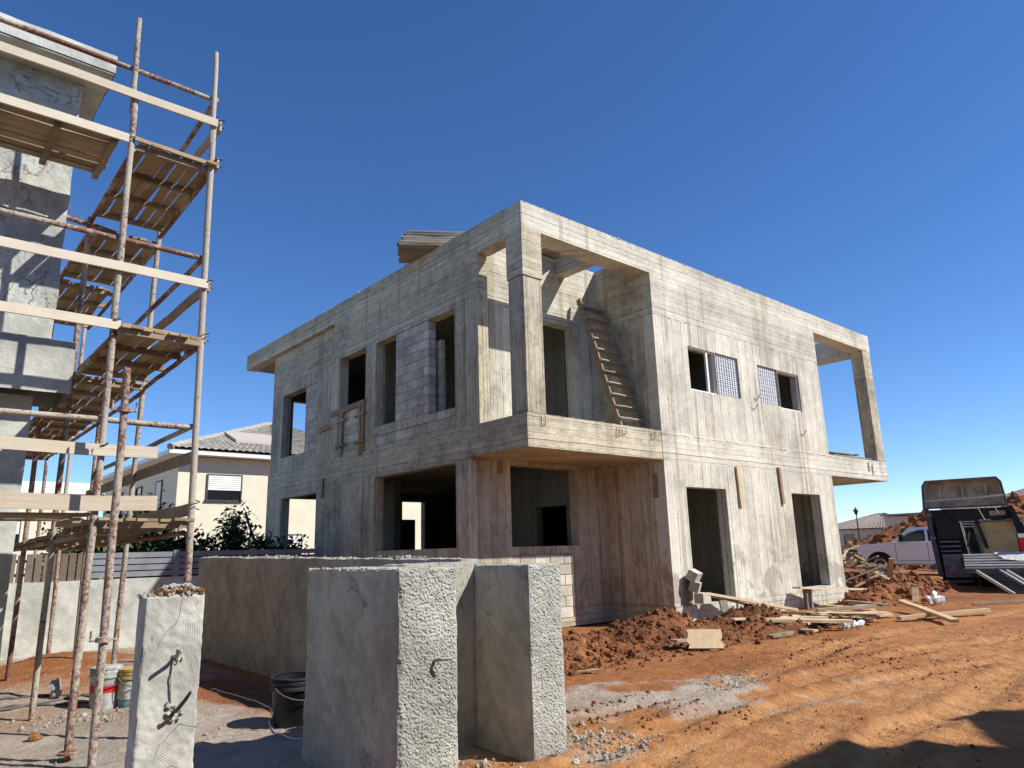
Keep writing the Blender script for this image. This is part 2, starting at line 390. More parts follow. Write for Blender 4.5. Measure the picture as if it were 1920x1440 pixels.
M['dgrey'] = plain('dark_grey_steel', (.075, .077, .08), .5, .2, 5)
M['rubber'] = plain('rubber', (.018, .018, .018), .85, .2, 8)
M['hose'] = plain('grey_hose', (.10, .10, .105), .6, .3, 8)
M['alu'] = plain('aluminium', (.55, .55, .54), .42, .1, 6, .6)
M['glass'] = NT('dark_glass').out((.012, .016, .02), .06, Specular_IOR_Level=.6)
M['paint_w'] = NT('white_car_paint').out((.78, .83, .87), .25, Coat_Weight=.6)
M['chrome'] = NT('chrome').out((.6, .6, .6), .15, Metallic=1.0)
M['red'] = NT('red_lens').out((.55, .02, .02), .25)
M['eps'] = plain('foam_board', (.62, .66, .70), .9, .08, 9)
M['steel'] = plain('steel_mesh', (.10, .09, .085), .6, .3, 9)
M['rebar'] = plain('rusty_rebar', (.11, .055, .035), .8, .4, 12)
M['fence_b'] = plain('bluish_grey_slats', (.20, .21, .24), .6, .12, 4)
M['fence_w'] = wood('brown_picket', (.10, .075, .055), (.20, .155, .12))
M['leafd'] = NT('dark_leaves').out((.038, .066, .024), .5)
M['leafl'] = NT('light_leaves').out((.06, .115, .025), .5)
M['bark'] = plain('bark', (.11, .085, .06), .9, .3, 9)
M['solar'] = NT('pale_solar_cover').out((.46, .40, .35), .5)
M['stained'] = wood('stained_panel', (.34, .17, .05), (.80, .56, .26))
M['lining'] = plain('tan_lining', (.42, .35, .25), .7, .3, 3)
M['mgrey'] = plain('mid_grey_steel', (.16, .16, .165), .5, .3, 6)
M['yellow'] = plain('yellow_plastic', (.42, .31, .11), .5, .15, 9)
M['bluep'] = plain('blue_print', (.12, .27, .33), .6, .4, 14)
M['plate'] = plain('pale_print', (.5, .5, .48), .6, .3, 20)

# ------------------------------------------------------------------ terrain
RUTS = [([(2.6,3.4),(4.08,3.95),(5.76,4.22),(7.45,4.39),(10.8,4.31),(13.5,3.63),(20,1.2),(30,-3)], .17, .050),
        ([(2.6,2.9),(4.24,3.59),(6.07,3.87),(7.53,3.85),(11.2,3.04),(20,-.6)], .16, .045),
        ([(3,2.0),(6.16,2.72),(7.24,2.66),(8.65,2.73),(10.5,2.87),(15,2.9),(24,2)], .17, .05),
        ([(4.6,5.0),(6.1,5.0),(7.7,4.86),(9.4,5.1),(13,5.4),(20,4.6)], .15, .03)]
def seg_d(x, y, pts):
    best = np.full(np.shape(x), 1e9); arc = np.zeros(np.shape(x)); L = 0
    for (ax, ay), (bx, by) in zip(pts[:-1], pts[1:]):
        dx, dy = bx-ax, by-ay; l2 = dx*dx+dy*dy; l = math.sqrt(l2)
        t = np.clip(((x-ax)*dx+(y-ay)*dy)/l2, 0, 1)
        d = np.hypot(x-ax-t*dx, y-ay-t*dy); m = d < best
        best = np.where(m, d, best); arc = np.where(m, L+t*l, arc); L += l
    return best, arc
def smooth_pts(pts, k=6):
    out = []
    for i in range(len(pts)-1):
        p0 = pts[max(i-1, 0)]; p1 = pts[i]; p2 = pts[i+1]; p3 = pts[min(i+2, len(pts)-1)]
        for j in range(k):
            t = j/k
            out.append(tuple(.5*((2*b)+(c-a)*t+(2*a-5*b+4*c-d)*t*t+(-a+3*b-3*c+d)*t**3) for a, b, c, d in zip(p0, p1, p2, p3)))
    return out+[pts[-1]]
RUTS = [(smooth_pts(p), w, d) for p, w, d in RUTS]
def terrain(x, y, col=False):
    x = np.atleast_1d(np.asarray(x, float)); y = np.atleast_1d(np.asarray(y, float))
    near = 1-sstep(25, 60, np.hypot(x, y))
    z = .03*fbm(x*.8, y*.8, 1, 4)*near + .014*fbm(x*5, y*5, 5, 3)*near + .016*np.clip(fbm(x*9, y*9, 15, 4), 0, 1)*sstep(.42, .62, vn(x*.8, y*.8, 44))*near
    yard = sstep(4.0, 3.7, x)*sstep(4.0, 5.2, y)
    z = z + .014*fbm(x*11, y*11, 21, 3)*near
    z = z + .22*sstep(17, 31, x)*near + .34*np.exp(-((x-2.1)/1.25)**2-((y-11.6)/1.5)**2)
    trk = np.zeros(np.shape(x))
    rm = (x > 1.5) & (x < 32) & (y > -4.5) & (y < 7)
    xa, ya, za, ta = x, y, z, trk; x, y, z, trk = xa[rm], ya[rm], za[rm], ta[rm]
    for pts, w, d in (RUTS if x.size else []):
        dd, arc = seg_d(x, y, pts)
        rut = np.exp(-(dd/w)**4); berm = np.exp(-((dd-w*1.55)/(w*.5))**2)
        tread = .007*np.sign(np.sin(arc*2*math.pi/.15+np.sign(.5-dd/w)*1.2))*np.exp(-(dd/(w*.8))**6)*sstep(.45, .55, vn(x*.9, y*.9, 8))
        z = z - .8*d*rut*(.5+.5*vn(x*1.3, y*1.3, 3)) + d*.4*berm*(vn(x*6, y*6, 4)*.7+vn(x*15, y*15, 6)*.9) + tread
        trk = np.maximum(trk, np.exp(-(dd/(w*2.6))**2))
    za = np.array(za); ta = np.array(ta); za[rm] = z; ta[rm] = trk; x, y, z, trk = xa, ya, za, ta
    if not col: return z
    n1 = fbm(x*.9, y*.9, 31, 4); n2 = fbm(x*3, y*3, 37, 4)
    cem = yard*np.clip(.95+.5*n1-1.1*np.exp(-((x-2.1)/1.3)**2-((y-11.6)/2.0)**2)-1.0*np.exp(-((x-3.5)/.55)**2-((y-7.6)/2.6)**2), 0, 1)
    cem = np.maximum(cem, np.clip(1.25-np.hypot((x-5.0)/1.25, (y-5.45)/.85)+.45*n1+.3*n2, 0, 1)*.9)
    pu_, pv_ = (x-6.2)*.89-(y-5.25)*.45, (x-6.2)*.45+(y-5.25)*.89
    cem = np.maximum(cem, np.clip(1.45-np.hypot(pu_/1.75, pv_/.75)+1.0*n1+1.3*n2-.1, 0, 1)*.85)
    cem = np.maximum(cem, np.clip(.85-np.hypot((x-7.4)/1.0, (y-4.85)/.35)+.5*n2, 0, 1)*.75)
    cem = np.maximum(cem, np.clip(.9-np.hypot((x-4.3)/.5, (y-3.95)/.5)+.5*n2, 0, 1)*.8)
    edge_ = np.zeros_like(z)
    for pts, w, d in RUTS:
        dd, _a = seg_d(x, y, pts); edge_ = np.maximum(edge_, np.exp(-((dd-w*1.5)/(w*.45))**2))
    road = np.clip(.35*np.exp(-((y-3.6+.06*x)/1.3)**2)+.55*trk+.55*n1+.35*n2, 0, 1)*sstep(2.5, 4.2, x)
    dug = np.clip(1.1*np.exp(-((y-7.4)/.9)**2)*sstep(5.5, 6.5, x)*sstep(15, 13, x)+.5*n2-.2, 0, 1)
    dug = np.maximum(dug, np.clip(np.exp(-((x-20.5)/3.5)**2-((y-8.8)/2.4)**2)*1.3+.4*n2-.1, 0, 1))
    dug = np.maximum(dug, yard*np.exp(-((x-3.45)/.6)**2-((y-8)/3)**2))
    dug = np.maximum(dug, edge_*np.clip(.1+1.6*n2, 0, .6)*sstep(30, 12, x)*sstep(2.5, 4, x)); road = road*(1-.35*edge_)
    return z, np.stack([cem, road, dug, np.ones_like(z)], -1)
def H(x, y): return float(terrain(np.array([x]), np.array([y]))[0])
def axis(fine0, fine1, st, lo, hi):
    a = list(np.arange(fine0, fine1, st)); s = st; v = a[-1]
    while v < hi: s *= 1.09; v += s; a.append(v)
    s = st; v = fine0
    while v > lo: s *= 1.09; v -= s; a.insert(0, v)
    return np.array(a)
def grid_obj(name, xs, ys, Z, mat, col=None, loc=(0, 0, 0)):
    nx, ny = len(xs), len(ys); X, Y = np.meshgrid(xs, ys, indexing='ij')
    co = np.stack([X-loc[0], Y-loc[1], Z-loc[2]], -1).reshape(-1, 3)
    i = np.arange(nx-1)[:, None]*ny+np.arange(ny-1)[None]; q = np.stack([i, i+ny, i+ny+1, i+1], -1).reshape(-1, 4)
    me = bpy.data.meshes.new(name); me.vertices.add(len(co)); me.vertices.foreach_set('co', co.ravel())
    me.loops.add(q.size); me.loops.foreach_set('vertex_index', q.ravel().astype(np.int32))
    me.polygons.add(len(q)); me.polygons.foreach_set('loop_start', np.arange(0, q.size, 4, dtype=np.int32))
    me.polygons.foreach_set('use_smooth', np.ones(len(q), bool))
    me.update(calc_edges=True); me.validate()
    if col is not None:
        at = me.color_attributes.new('cover', 'FLOAT_COLOR', 'POINT'); at.data.foreach_set('color', col.reshape(-1))
    me.materials.append(mat); o = bpy.data.objects.new(name, me); COL.objects.link(o); o.location = loc; return o
gx = axis(2.6, 12.5, .03, -420, 900); gy = axis(2.2, 7.0, .03, -700, 900)
GX, GY = np.meshgrid(gx, gy, indexing='ij')
gz, gc = terrain(GX, GY, True)
g = grid_obj('ground', gx, gy, gz, M['soil'], gc); g['kind'] = 'structure'

def mound(name, label, x0, x1, y0, y1, st, hf, rough, sc, seed):
    xs = np.arange(x0, x1+st, st); ys = np.arange(y0, y1+st, st); X, Y = np.meshgrid(xs, ys, indexing='ij')
    h = hf(X, Y); k = np.clip(h/.15, 0, 1)
    n = fbm(X*sc, Y*sc, seed, 4); rid = 1-np.abs(fbm(X*sc*1.7+3, Y*sc*1.7, seed+9, 3))*2
    z = terrain(X, Y) + h + k*rough*(n*1.1+.6*(rid-.4)) - .10
    e = np.minimum(np.minimum(X-x0, x1-X), np.minimum(Y-y0, y1-Y)); z = z-.25*np.exp(-(e/.2)**2)
    cx, cy = (x0+x1)/2, (y0+y1)/2
    o = grid_obj(name, xs, ys, z, M['dig'], None, (cx, cy, 0)); props(o, label, 'dirt mound', 'heaps of dug clay'); return (xs, ys, z)
def ridge(pts, w, h):
    pts = smooth_pts(pts)
    def f(X, Y):
        d, a = seg_d(X, Y, pts); L = a.max()
        return h*np.exp(-(d/w)**2)*(.65+.7*vn(a*.8, a*0+2, 5))
    return f
berm = mound('dirt_mound', 'long low ridge of dug red clay against the bare house front', 4.9, 14.6, 6.2, 8.97, .03,
             ridge([(6.2, 8.0), (8.2, 8.05), (10.0, 7.9), (11.6, 7.55), (12.3, 7.3)], .75, .37), .12, 2.6, 50)
rub = mound('dirt_mound', 'rubble strewn clay heap beside the far corner of the bare house', 17.6, 26.5, 6.2, 12.5, .045,
      lambda X, Y: .55*np.exp(-((X-20.8)/1.5)**2-((Y-10.0)/1.3)**2)+.42*np.exp(-((X-22.3)/1.8)**2-((Y-8.5)/.9)**2)+.40*np.exp(-((X-19.6)/1.4)**2-((Y-8.0)/.8)**2), .14, 2.2, 60)
m_a = mound('dirt_mound', 'tall distant clay heap rising behind the white pickup truck', 33, 58, 10.5, 34, .16,
      lambda X, Y: 2.75*np.exp(-((X-46)/4.5)**2-((Y-15.6)/3.0)**2)+.9*np.exp(-((X-45)/5)**2-((Y-19.5)/2.6)**2), .42, .9, 70)
m_b = mound('dirt_mound', 'broad distant clay heap at the right edge behind the black trailer', 31, 52, -4, 15.6, .14,
      lambda X, Y: 2.75*np.exp(-((X-40)/3.6)**2-((Y-9.2)/3.0)**2)+2.6*np.exp(-((X-41)/4.0)**2-((Y-4.0)/4.5)**2), .35, .9, 80)

# loose clods and stones, too many to count
def chunk(mb, c, r, sq=.75, mi=0):
    t = (1+5**.5)/2
    vs = [(-1,t,0),(1,t,0),(-1,-t,0),(1,-t,0),(0,-1,t),(0,1,t),(0,-1,-t),(0,1,-t),(t,0,-1),(t,0,1),(-t,0,-1),(-t,0,1)]
    fs = [(0,11,5),(0,5,1),(0,1,7),(0,7,10),(0,10,11),(1,5,9),(5,11,4),(11,10,2),(10,7,6),(7,1,8),(3,9,4),(3,4,2),(3,2,6),(3,6,8),(3,8,9),(4,9,5),(2,4,11),(6,2,10),(8,6,7),(9,8,1)]
    E_ = Euler((random.random()*6, random.random()*6, random.random()*6)).to_matrix()
    sx = (random.uniform(.7, 1.3), random.uniform(.6, 1.1), random.uniform(.5, 1)*sq)
    out = []
    for v in vs:
        k = r/1.9*random.uniform(.75, 1.25); w = E_ @ Vector((v[0]*sx[0]*k, v[1]*sx[1]*k, v[2]*sx[2]*k))
        out.append((c[0]+w.x, c[1]+w.y, c[2]+w.z))
    mb.add(out, fs, mi)
cl = MB()
bx, by, bz = berm
for _ in range(3600):
    x = random.uniform(5.1, 13.4); y = random.gauss(7.7, .62)
    if not 6.35 < y < 8.9: continue
    z = bz[int((x-bx[0])/.03), int((y-by[0])/.03)]
    z = max(z, H(x, y) if y < 7 else z)
    chunk(cl, (x, y, z+.01), random.choice((.010, .013, .016, .02, .025, .035, .06))*random.uniform(.7, 1.4))
def on_mound(md, n, sizes):
    xs, ys, z = md; k = 0
    while k < n:
        i = random.randrange(2, len(xs)-2); j = random.randrange(2, len(ys)-2); zz_ = z[i, j]
        g0 = H(xs[i], ys[j])
        if zz_ < g0-.02 or (zz_-g0 < .12 and random.random() < .7): k += .2; continue
        chunk(cl, (xs[i], ys[j], zz_+.01), random.choice(sizes)*random.uniform(.6, 1.4)); k += 1
on_mound(rub, 1500, (.03, .05, .07, .11)); on_mound(m_a, 1300, (.08, .13, .2, .28)); on_mound(m_b, 1300, (.08, .13, .2, .28))
o = struct('soil_clods', cl, M['dig'], kind='stuff'); props(o, 'loose red clay clods strewn over the heaps by the house', 'soil')
cl = MB()
zz = []
for _ in range(1500):
    x = random.uniform(3.2, 16); y = random.uniform(2.2, 6.9)
    zz.append((x, y, random.choice((.006, .009, .013, .02))*random.uniform(.7, 1.4)))
for _ in range(420):
    zz.append((random.gauss(7.6, .45), random.gauss(4.95, .16), random.uniform(.01, .045)))
for _ in range(600):
    zz.append((random.gauss(4.55, .2), random.gauss(4.25, .28), random.uniform(.012, .06)))
for _ in range(900):
    zz.append((random.uniform(.2, 3.8), random.uniform(5.2, 12), random.choice((.01, .015, .03))*random.uniform(.6, 1.5)))
for _ in range(260): zz.append((random.gauss(1.75, .3), random.gauss(8.55, .22), random.uniform(.02, .055)))
for _ in range(160): zz.append((random.gauss(3.45, .12), random.gauss(4.2, .2), random.uniform(.02, .06)))
zz = [(x, y, r*random.choice((.12, .16, .2, .25, .35, .55))) for x, y, r in zz]
hz = terrain(np.array([q[0] for q in zz]), np.array([q[1] for q in zz]))
for (x, y, r), h in zip(zz, hz): chunk(cl, (x, y, h+r*.25), r)
o = struct('gravel', cl, M['rubble'], kind='stuff'); props(o, 'pale cement crumbs and gravel scattered over the clay', 'gravel')

cl = MB(); q = []
for pts, w, d in RUTS:
    for _ in range(900):
        k = random.randrange(len(pts)-1); t_ = random.random(); ax_, ay_ = pts[k]; bx_, by_ = pts[k+1]
        x = ax_+(bx_-ax_)*t_; y = ay_+(by_-ay_)*t_
        if not 3 < x < 15 or vn(x*.7, y*.7, 77) < .42: continue
        n_ = Vector((-(by_-ay_), bx_-ax_)).normalized()*random.choice((-1, 1))*random.gauss(w*1.5, w*.35); q.append((x+n_.x, y+n_.y, abs(random.gauss(0, .010))+.004))
for _ in range(1500):
    x = random.uniform(3.6, 15); y = random.uniform(2.0, 7.0)
    if vn(x*.8, y*.8, 44) > .5: q.append((x, y, abs(random.gauss(0, .007))+.003))
hq = terrain(np.array([c[0] for c in q]), np.array([c[1] for c in q]))
for (x, y, r), h in zip(q, hq): chunk(cl, (x, y, h+r*.2), r)
o = struct('soil_crumbs', cl, M['dig'], kind='stuff'); props(o, 'small clay crumbs along the wheel ruts of the track', 'soil')

# ------------------------------------------------------------------ bare concrete house
HB = (8.23, 9.0, 0.0)
house = thing('unfinished_house', 'bare two-storey concrete house under construction with open corner terrace', 'house', HB)
X0, X1, X2, XR = 8.23, 19.35, 23.08, 11.98
Y0, YT, YE = 9.0, 10.6, 20.15
T = .25
# front, sunlit facade
part('front_wall', holed('y', Y0, Y0+T, XR, X1, .02, 7.885,
     [(12.67, 14.15, .34, 2.73), (17.05, 18.52, .44, 2.73), (13.16, 14.22, 4.89, 5.9), (17.04, 18.14, 4.89, 5.9),
      (14.23, 15.19, 4.91, 5.91), (16.08, 17.03, 4.93, 5.9)]), M['conc'], house)
part('plinth', holed('y', Y0-.035, Y0-.002, XR-.02, X1+.03, 0, .36, [(12.67, 14.15, .10, .4)]), M['conc'], house)
part('side_wall', holed('x', X1-T, X1-.003, Y0+T, YE, .02, 7.88, []), M['conc'], house)
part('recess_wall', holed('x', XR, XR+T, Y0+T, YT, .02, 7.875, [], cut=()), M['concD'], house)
# front roof beam across both open terraces, pergola beam, corner column
part('roof_beam', MB().box((X0, Y0, 7.36), (XR-.002, Y0+.45, 7.89)), M['conc'], house)
part('roof_beam', MB().box((X1+.002, Y0, 7.35), (X2, Y0+.45, 7.888)), M['conc'], house)
part('roof_beam', MB().box((X2-.5, Y0+.452, 7.27), (X2-.003, 12.4, 7.886)), M['conc'], house)
part('roof_beam', MB().box((X1+.002, 12.0, 7.27), (X2-.502, 12.4, 7.884)), M['conc'], house)
part('pergola_beam', MB().box((10.68, Y0+.452, 7.48), (10.95, YT-.002, 7.85)), M['concH'], house)
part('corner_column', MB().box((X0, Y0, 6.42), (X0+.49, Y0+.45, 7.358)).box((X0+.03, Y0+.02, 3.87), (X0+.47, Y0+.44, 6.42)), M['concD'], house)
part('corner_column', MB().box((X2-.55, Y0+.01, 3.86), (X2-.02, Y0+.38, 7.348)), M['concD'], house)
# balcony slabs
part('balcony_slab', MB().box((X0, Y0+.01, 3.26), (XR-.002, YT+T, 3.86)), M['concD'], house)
part('balcony_slab', MB().box((X1+.002, Y0+.01, 3.27), (X2-.02, 12.4, 3.85)), M['conc'], house)
# terrace back wall (upper) and ground-floor recess wall
part('terrace_wall', holed('y', YT, YT+T, X0+T+.002, XR+T, 3.863, 7.88, [(9.5, 11.15, 3.95, 6.35)]), M['conc'], house)
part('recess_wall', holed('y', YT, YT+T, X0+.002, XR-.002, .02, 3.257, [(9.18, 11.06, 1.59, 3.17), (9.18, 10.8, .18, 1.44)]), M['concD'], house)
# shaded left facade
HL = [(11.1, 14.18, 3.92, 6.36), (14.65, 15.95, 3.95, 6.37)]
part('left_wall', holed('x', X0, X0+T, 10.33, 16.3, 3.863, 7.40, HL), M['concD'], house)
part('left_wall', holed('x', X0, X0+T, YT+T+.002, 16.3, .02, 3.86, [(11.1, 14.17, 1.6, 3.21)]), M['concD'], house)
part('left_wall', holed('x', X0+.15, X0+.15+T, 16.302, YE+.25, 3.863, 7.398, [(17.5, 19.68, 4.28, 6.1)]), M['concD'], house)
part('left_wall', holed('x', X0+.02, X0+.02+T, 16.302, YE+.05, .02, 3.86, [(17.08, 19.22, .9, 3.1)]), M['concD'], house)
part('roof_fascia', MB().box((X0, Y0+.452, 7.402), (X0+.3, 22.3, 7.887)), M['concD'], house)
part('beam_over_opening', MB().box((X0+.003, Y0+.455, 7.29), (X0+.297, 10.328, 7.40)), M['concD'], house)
# slabs, roof, back wall, partitions added to keep the rooms dark
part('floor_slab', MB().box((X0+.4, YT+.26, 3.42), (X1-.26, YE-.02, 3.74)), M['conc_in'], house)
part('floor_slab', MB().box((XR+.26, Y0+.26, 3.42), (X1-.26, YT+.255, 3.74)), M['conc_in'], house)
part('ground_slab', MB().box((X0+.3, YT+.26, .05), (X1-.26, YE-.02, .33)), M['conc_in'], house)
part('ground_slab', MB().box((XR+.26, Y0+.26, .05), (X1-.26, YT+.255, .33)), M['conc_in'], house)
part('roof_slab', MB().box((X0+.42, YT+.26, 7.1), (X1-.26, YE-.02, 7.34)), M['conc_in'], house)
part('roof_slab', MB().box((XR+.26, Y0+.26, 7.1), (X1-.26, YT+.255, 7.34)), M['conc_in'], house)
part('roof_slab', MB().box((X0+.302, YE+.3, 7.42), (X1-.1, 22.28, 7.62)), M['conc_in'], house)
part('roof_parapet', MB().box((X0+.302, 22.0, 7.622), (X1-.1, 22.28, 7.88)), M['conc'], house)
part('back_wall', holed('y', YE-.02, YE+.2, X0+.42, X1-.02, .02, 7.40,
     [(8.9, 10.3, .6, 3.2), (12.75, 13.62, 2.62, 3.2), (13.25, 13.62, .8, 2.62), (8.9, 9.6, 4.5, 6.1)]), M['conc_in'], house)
part('shade_partition', holed('x', 11.6, 11.8, YT+.27, 15.4, .34, 7.09, [(11.5, 12.5, .34, 2.5)]), M['conc_in'], house)
part('shade_partition', holed('y', 15.2, 15.4, X0+.42, 11.59, 3.75, 7.09, []), M['conc_in'], house)
part('shade_partition', holed('x', 14.9, 15.1, Y0+.27, 14, .34, 7.09, []), M['conc_in'], house)
part('shade_partition', holed('y', 11.6, 11.8, 12.0, X1-.27, .34, 7.09, []), M['conc_in'], house)
part('shade_partition', holed('x', 9.95, 10.15, 16.1, YE-.05, .34, 3.40, []), M['conc_in'], house)
part('shade_partition', holed('y', 16.4, 16.6, 13.9, X1-.27, .34, 3.40, []), M['conc_in'], house)
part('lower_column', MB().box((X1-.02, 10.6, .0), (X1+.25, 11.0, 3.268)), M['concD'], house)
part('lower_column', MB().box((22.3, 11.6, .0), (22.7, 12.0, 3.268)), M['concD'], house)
fin = MB()
for _ in range(230):
    x = random.uniform(X0, X2); chunk(fin, (x, Y0+random.uniform(-.004, .12), 7.89), random.uniform(.008, .035), .45)
for _ in range(230):
    y = random.uniform(Y0+.4, 22.2); chunk(fin, (X0+random.uniform(-.004, .12), y, 7.888), random.uniform(.008, .035), .45)
for _ in range(120):
    x = random.uniform(X0, XR); chunk(fin, (x, Y0+.012+random.uniform(-.004, .03), 3.862), random.uniform(.006, .022), .5)
for _ in range(150):
    x = random.uniform(XR, X1); chunk(fin, (x, Y0-.002, random.choice((3.80, 6.43, 3.80))+random.uniform(-.012, .012)), random.uniform(.006, .02), .5)
for _ in range(150):
    y = random.uniform(YT, 16.2); chunk(fin, (X0-.002, y, random.choice((3.80, 6.43, 3.23))+random.uniform(-.012, .012)), random.uniform(.006, .022), .5)
part('casting_fins', fin, M['concH'], house, kind='stuff')
# blockwork
def block_mesh(name, l, h, d):
    bm = bmesh.new(); bmesh.ops.create_cube(bm, size=1)
    for v in bm.verts: v.co = Vector((v.co.x*l, v.co.y*d, v.co.z*h))
    bmesh.ops.bevel(bm, geom=list(bm.edges), offset=.006, segments=1, affect='EDGES')
    me = bpy.data.meshes.new(name); bm.to_mesh(me); bm.free(); me.materials.append(M['block']); return me
BLK = {}
def blocks(parent, ax, face, u0, u1, z0, z1, depth=.19, skip=None, off=0):
    """courses of blocks with their outer face at 'face' (towards -ax)"""
    h = .2; n = max(1, round((z1-z0)/h)); h = (z1-z0)/n
    mo = MB()
    k = .012
    if ax == 'x': mo.box((face+.018, u0+.006, z0+.002), (face+depth-.01, u1-.006, z1-.004))
    else: mo.box((u0+.006, face+.018, z0+.002), (u1-.006, face+depth-.01, z1-.004))
    bw = part('block_infill', mo, M['mortar'], parent)
    for i in range(n):
        u = u0 - (.2 if (i+off) % 2 else 0)
        while u < u1-.02:
            a = max(u, u0); b = min(u+.4, u1); u += .4
            if b-a < .05: continue
            key = (round(b-a, 2), round(h, 3))
            if key not in BLK: BLK[key] = block_mesh('block', key[0]-.011, key[1]-.011, depth)
            jit = random.uniform(-.004, .004); c = (a+b)/2; z = z0+(i+.5)*h
            if ax == 'x': Mx = Matrix.Translation((face+depth/2+jit, c, z)) @ Matrix.Rotation(math.pi/2, 4, 'Z')
            else: Mx = Matrix.Translation((c, face+depth/2+jit, z))
            inst('block', BLK[key], Mx @ Matrix.Rotation(random.uniform(-.006, .006), 4, 'Y'), bw)
    return bw
blocks(house, 'x', X0+.01, 12.03, 13.33, 4.145, 6.355)
blocks(house, 'x', X0+.012, 11.105, 14.175, 3.925, 4.14, off=1)
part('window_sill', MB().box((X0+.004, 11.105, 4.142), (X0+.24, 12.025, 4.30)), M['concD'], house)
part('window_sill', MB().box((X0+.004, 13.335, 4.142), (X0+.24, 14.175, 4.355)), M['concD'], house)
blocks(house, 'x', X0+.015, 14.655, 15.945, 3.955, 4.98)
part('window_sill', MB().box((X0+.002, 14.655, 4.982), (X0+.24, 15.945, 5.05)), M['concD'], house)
blocks(house, 'x', X0+.165, 17.505, 18.2, 4.285, 6.095)
blocks(house, 'y', YT+.012, 9.185, 10.795, .185, 1.435)
# second leaf of the block pier
blocks(house, 'x', X0+.27, 11.93, 13.3, 3.95, 5.95, .1)
# white window frames
def wframe(x0, x1, z0, z1, mull):
    f = MB(); y0, y1 = Y0+.03, Y0+.09; t = .028
    f.box((x0, y0, z1-t), (x1, y1, z1-.002)).box((x0, y0, z0+.002), (x1, y1, z0+t)).box((x0, y0+.003, z0+t), (x0+.018, y1-.003, z1-t))
    f.box((x1-.018, y0+.003, z0+t), (x1, y1-.003, z1-t))
    if mull: f.box((mull, y0+.005, z0+t), (mull+.06, y1-.005, z1-t))
    part('window_frame', f, M['white'], house)
wframe(13.163, 14.217, 4.892, 5.898, 13.9); wframe(17.043, 18.137, 4.892, 5.898, None)
for (a, b, c, d) in ((14.233, 15.187, 4.913, 5.907), (16.083, 17.027, 4.933, 5.897)):
    f = part('foam_panel', MB().box((a, Y0+.045, c), (b, Y0+.12, d)), M['eps'], house)
    mm = MB()
    k = a+.04
    while k < b: mm.box((k-.004, Y0+.006, c+.005), (k+.004, Y0+.014, d-.005)); k += .1
    k = c+.05
    while k < d: mm.box((a+.005, Y0+.014, k-.004), (b-.005, Y0+.021, k+.004)); k += .1
    part('steel_mesh', mm, M['steel'], f)
# rebar loops on the balcony edge
def loop(x, z, w, h, y=Y0-.012):
    part('rebar_hook', MB().tube([(x, y, z+h), (x, y, z), (x+w, y, z+.02), (x+w*.9, y, z+h)], .007, 6), M['rebar'], house)
for a in ((8.55, 3.66, .1, .16), (10.55, 3.62, .09, .17), (10.72, 3.68, .12, .1), (11.62, 3.66, .12, .14), (21.75, 3.5, .04, .28), (22.0, 3.42, .03, .3)): loop(*a)
for (x, z) in ((11.0, 5.9), (15.6, 4.75), (15.75, 5.0), (17.9, 4.3)):
    part('tie_wire', MB().tube([(x, Y0-.004, z), (x+.08, Y0-.03, z-.05), (x+.2, Y0-.02, z+.02), (x+.3, Y0-.01, z+.12)], .008, 5), M['rebar'], house)

# ------------------------------------------------------------------ loose timber
PLK = []
for k in range(6):
    bm = bmesh.new(); rr = random.Random(k)
    n = 5; rows = []
    for i in range(n+1):
        oy, oz = rr.uniform(-.06, .06), rr.uniform(-.10, .10)
        rows.append([bm.verts.new((i/n, a+oy*(0 < i < n), b+oz*(0 < i < n))) for a, b in ((-.5, -.5), (.5, -.5), (.5, .5), (-.5, .5))])
    for i in range(n):
        for j in range(4): bm.faces.new((rows[i][j], rows[i][(j+1) % 4], rows[i+1][(j+1) % 4], rows[i+1][j]))
    bm.faces.new(rows[0]); bm.faces.new(list(reversed(rows[n])))
    bmesh.ops.recalc_face_normals(bm, faces=bm.faces)
    me = bpy.data.meshes.new('plank'); bm.to_mesh(me); bm.free(); PLK.append(me)
PM = {}
def plank_mesh(mat):
    k = (mat, random.randrange(6))
    if k not in PM:
        me = PLK[k[1]].copy(); me.materials.append(M[mat]); PM[k] = me
    return PM[k]
def plank_M(p0, p1, w, h, upv=(0, 0, 1)):
    Mx, L = frame(p0, p1, upv); return Mx @ Matrix.Diagonal((L, w, h, 1))
def plank(parent, name, p0, p1, w, h, mat, upv=(0, 0, 1)):
    return inst(name, plank_mesh(mat), plank_M(p0, p1, w, h, upv), parent)
def loose(name, label, cat, p0, p1, w, h, mat, group='loose timber on the ground', upv=(0, 0, 1)):
    o = bpy.data.objects.new(name, plank_mesh(mat)); COL.objects.link(o)
    o.matrix_world = plank_M(p0, p1, w, h, upv); BASE[o.name] = Vector(p0)
    return props(o, label, cat, group)
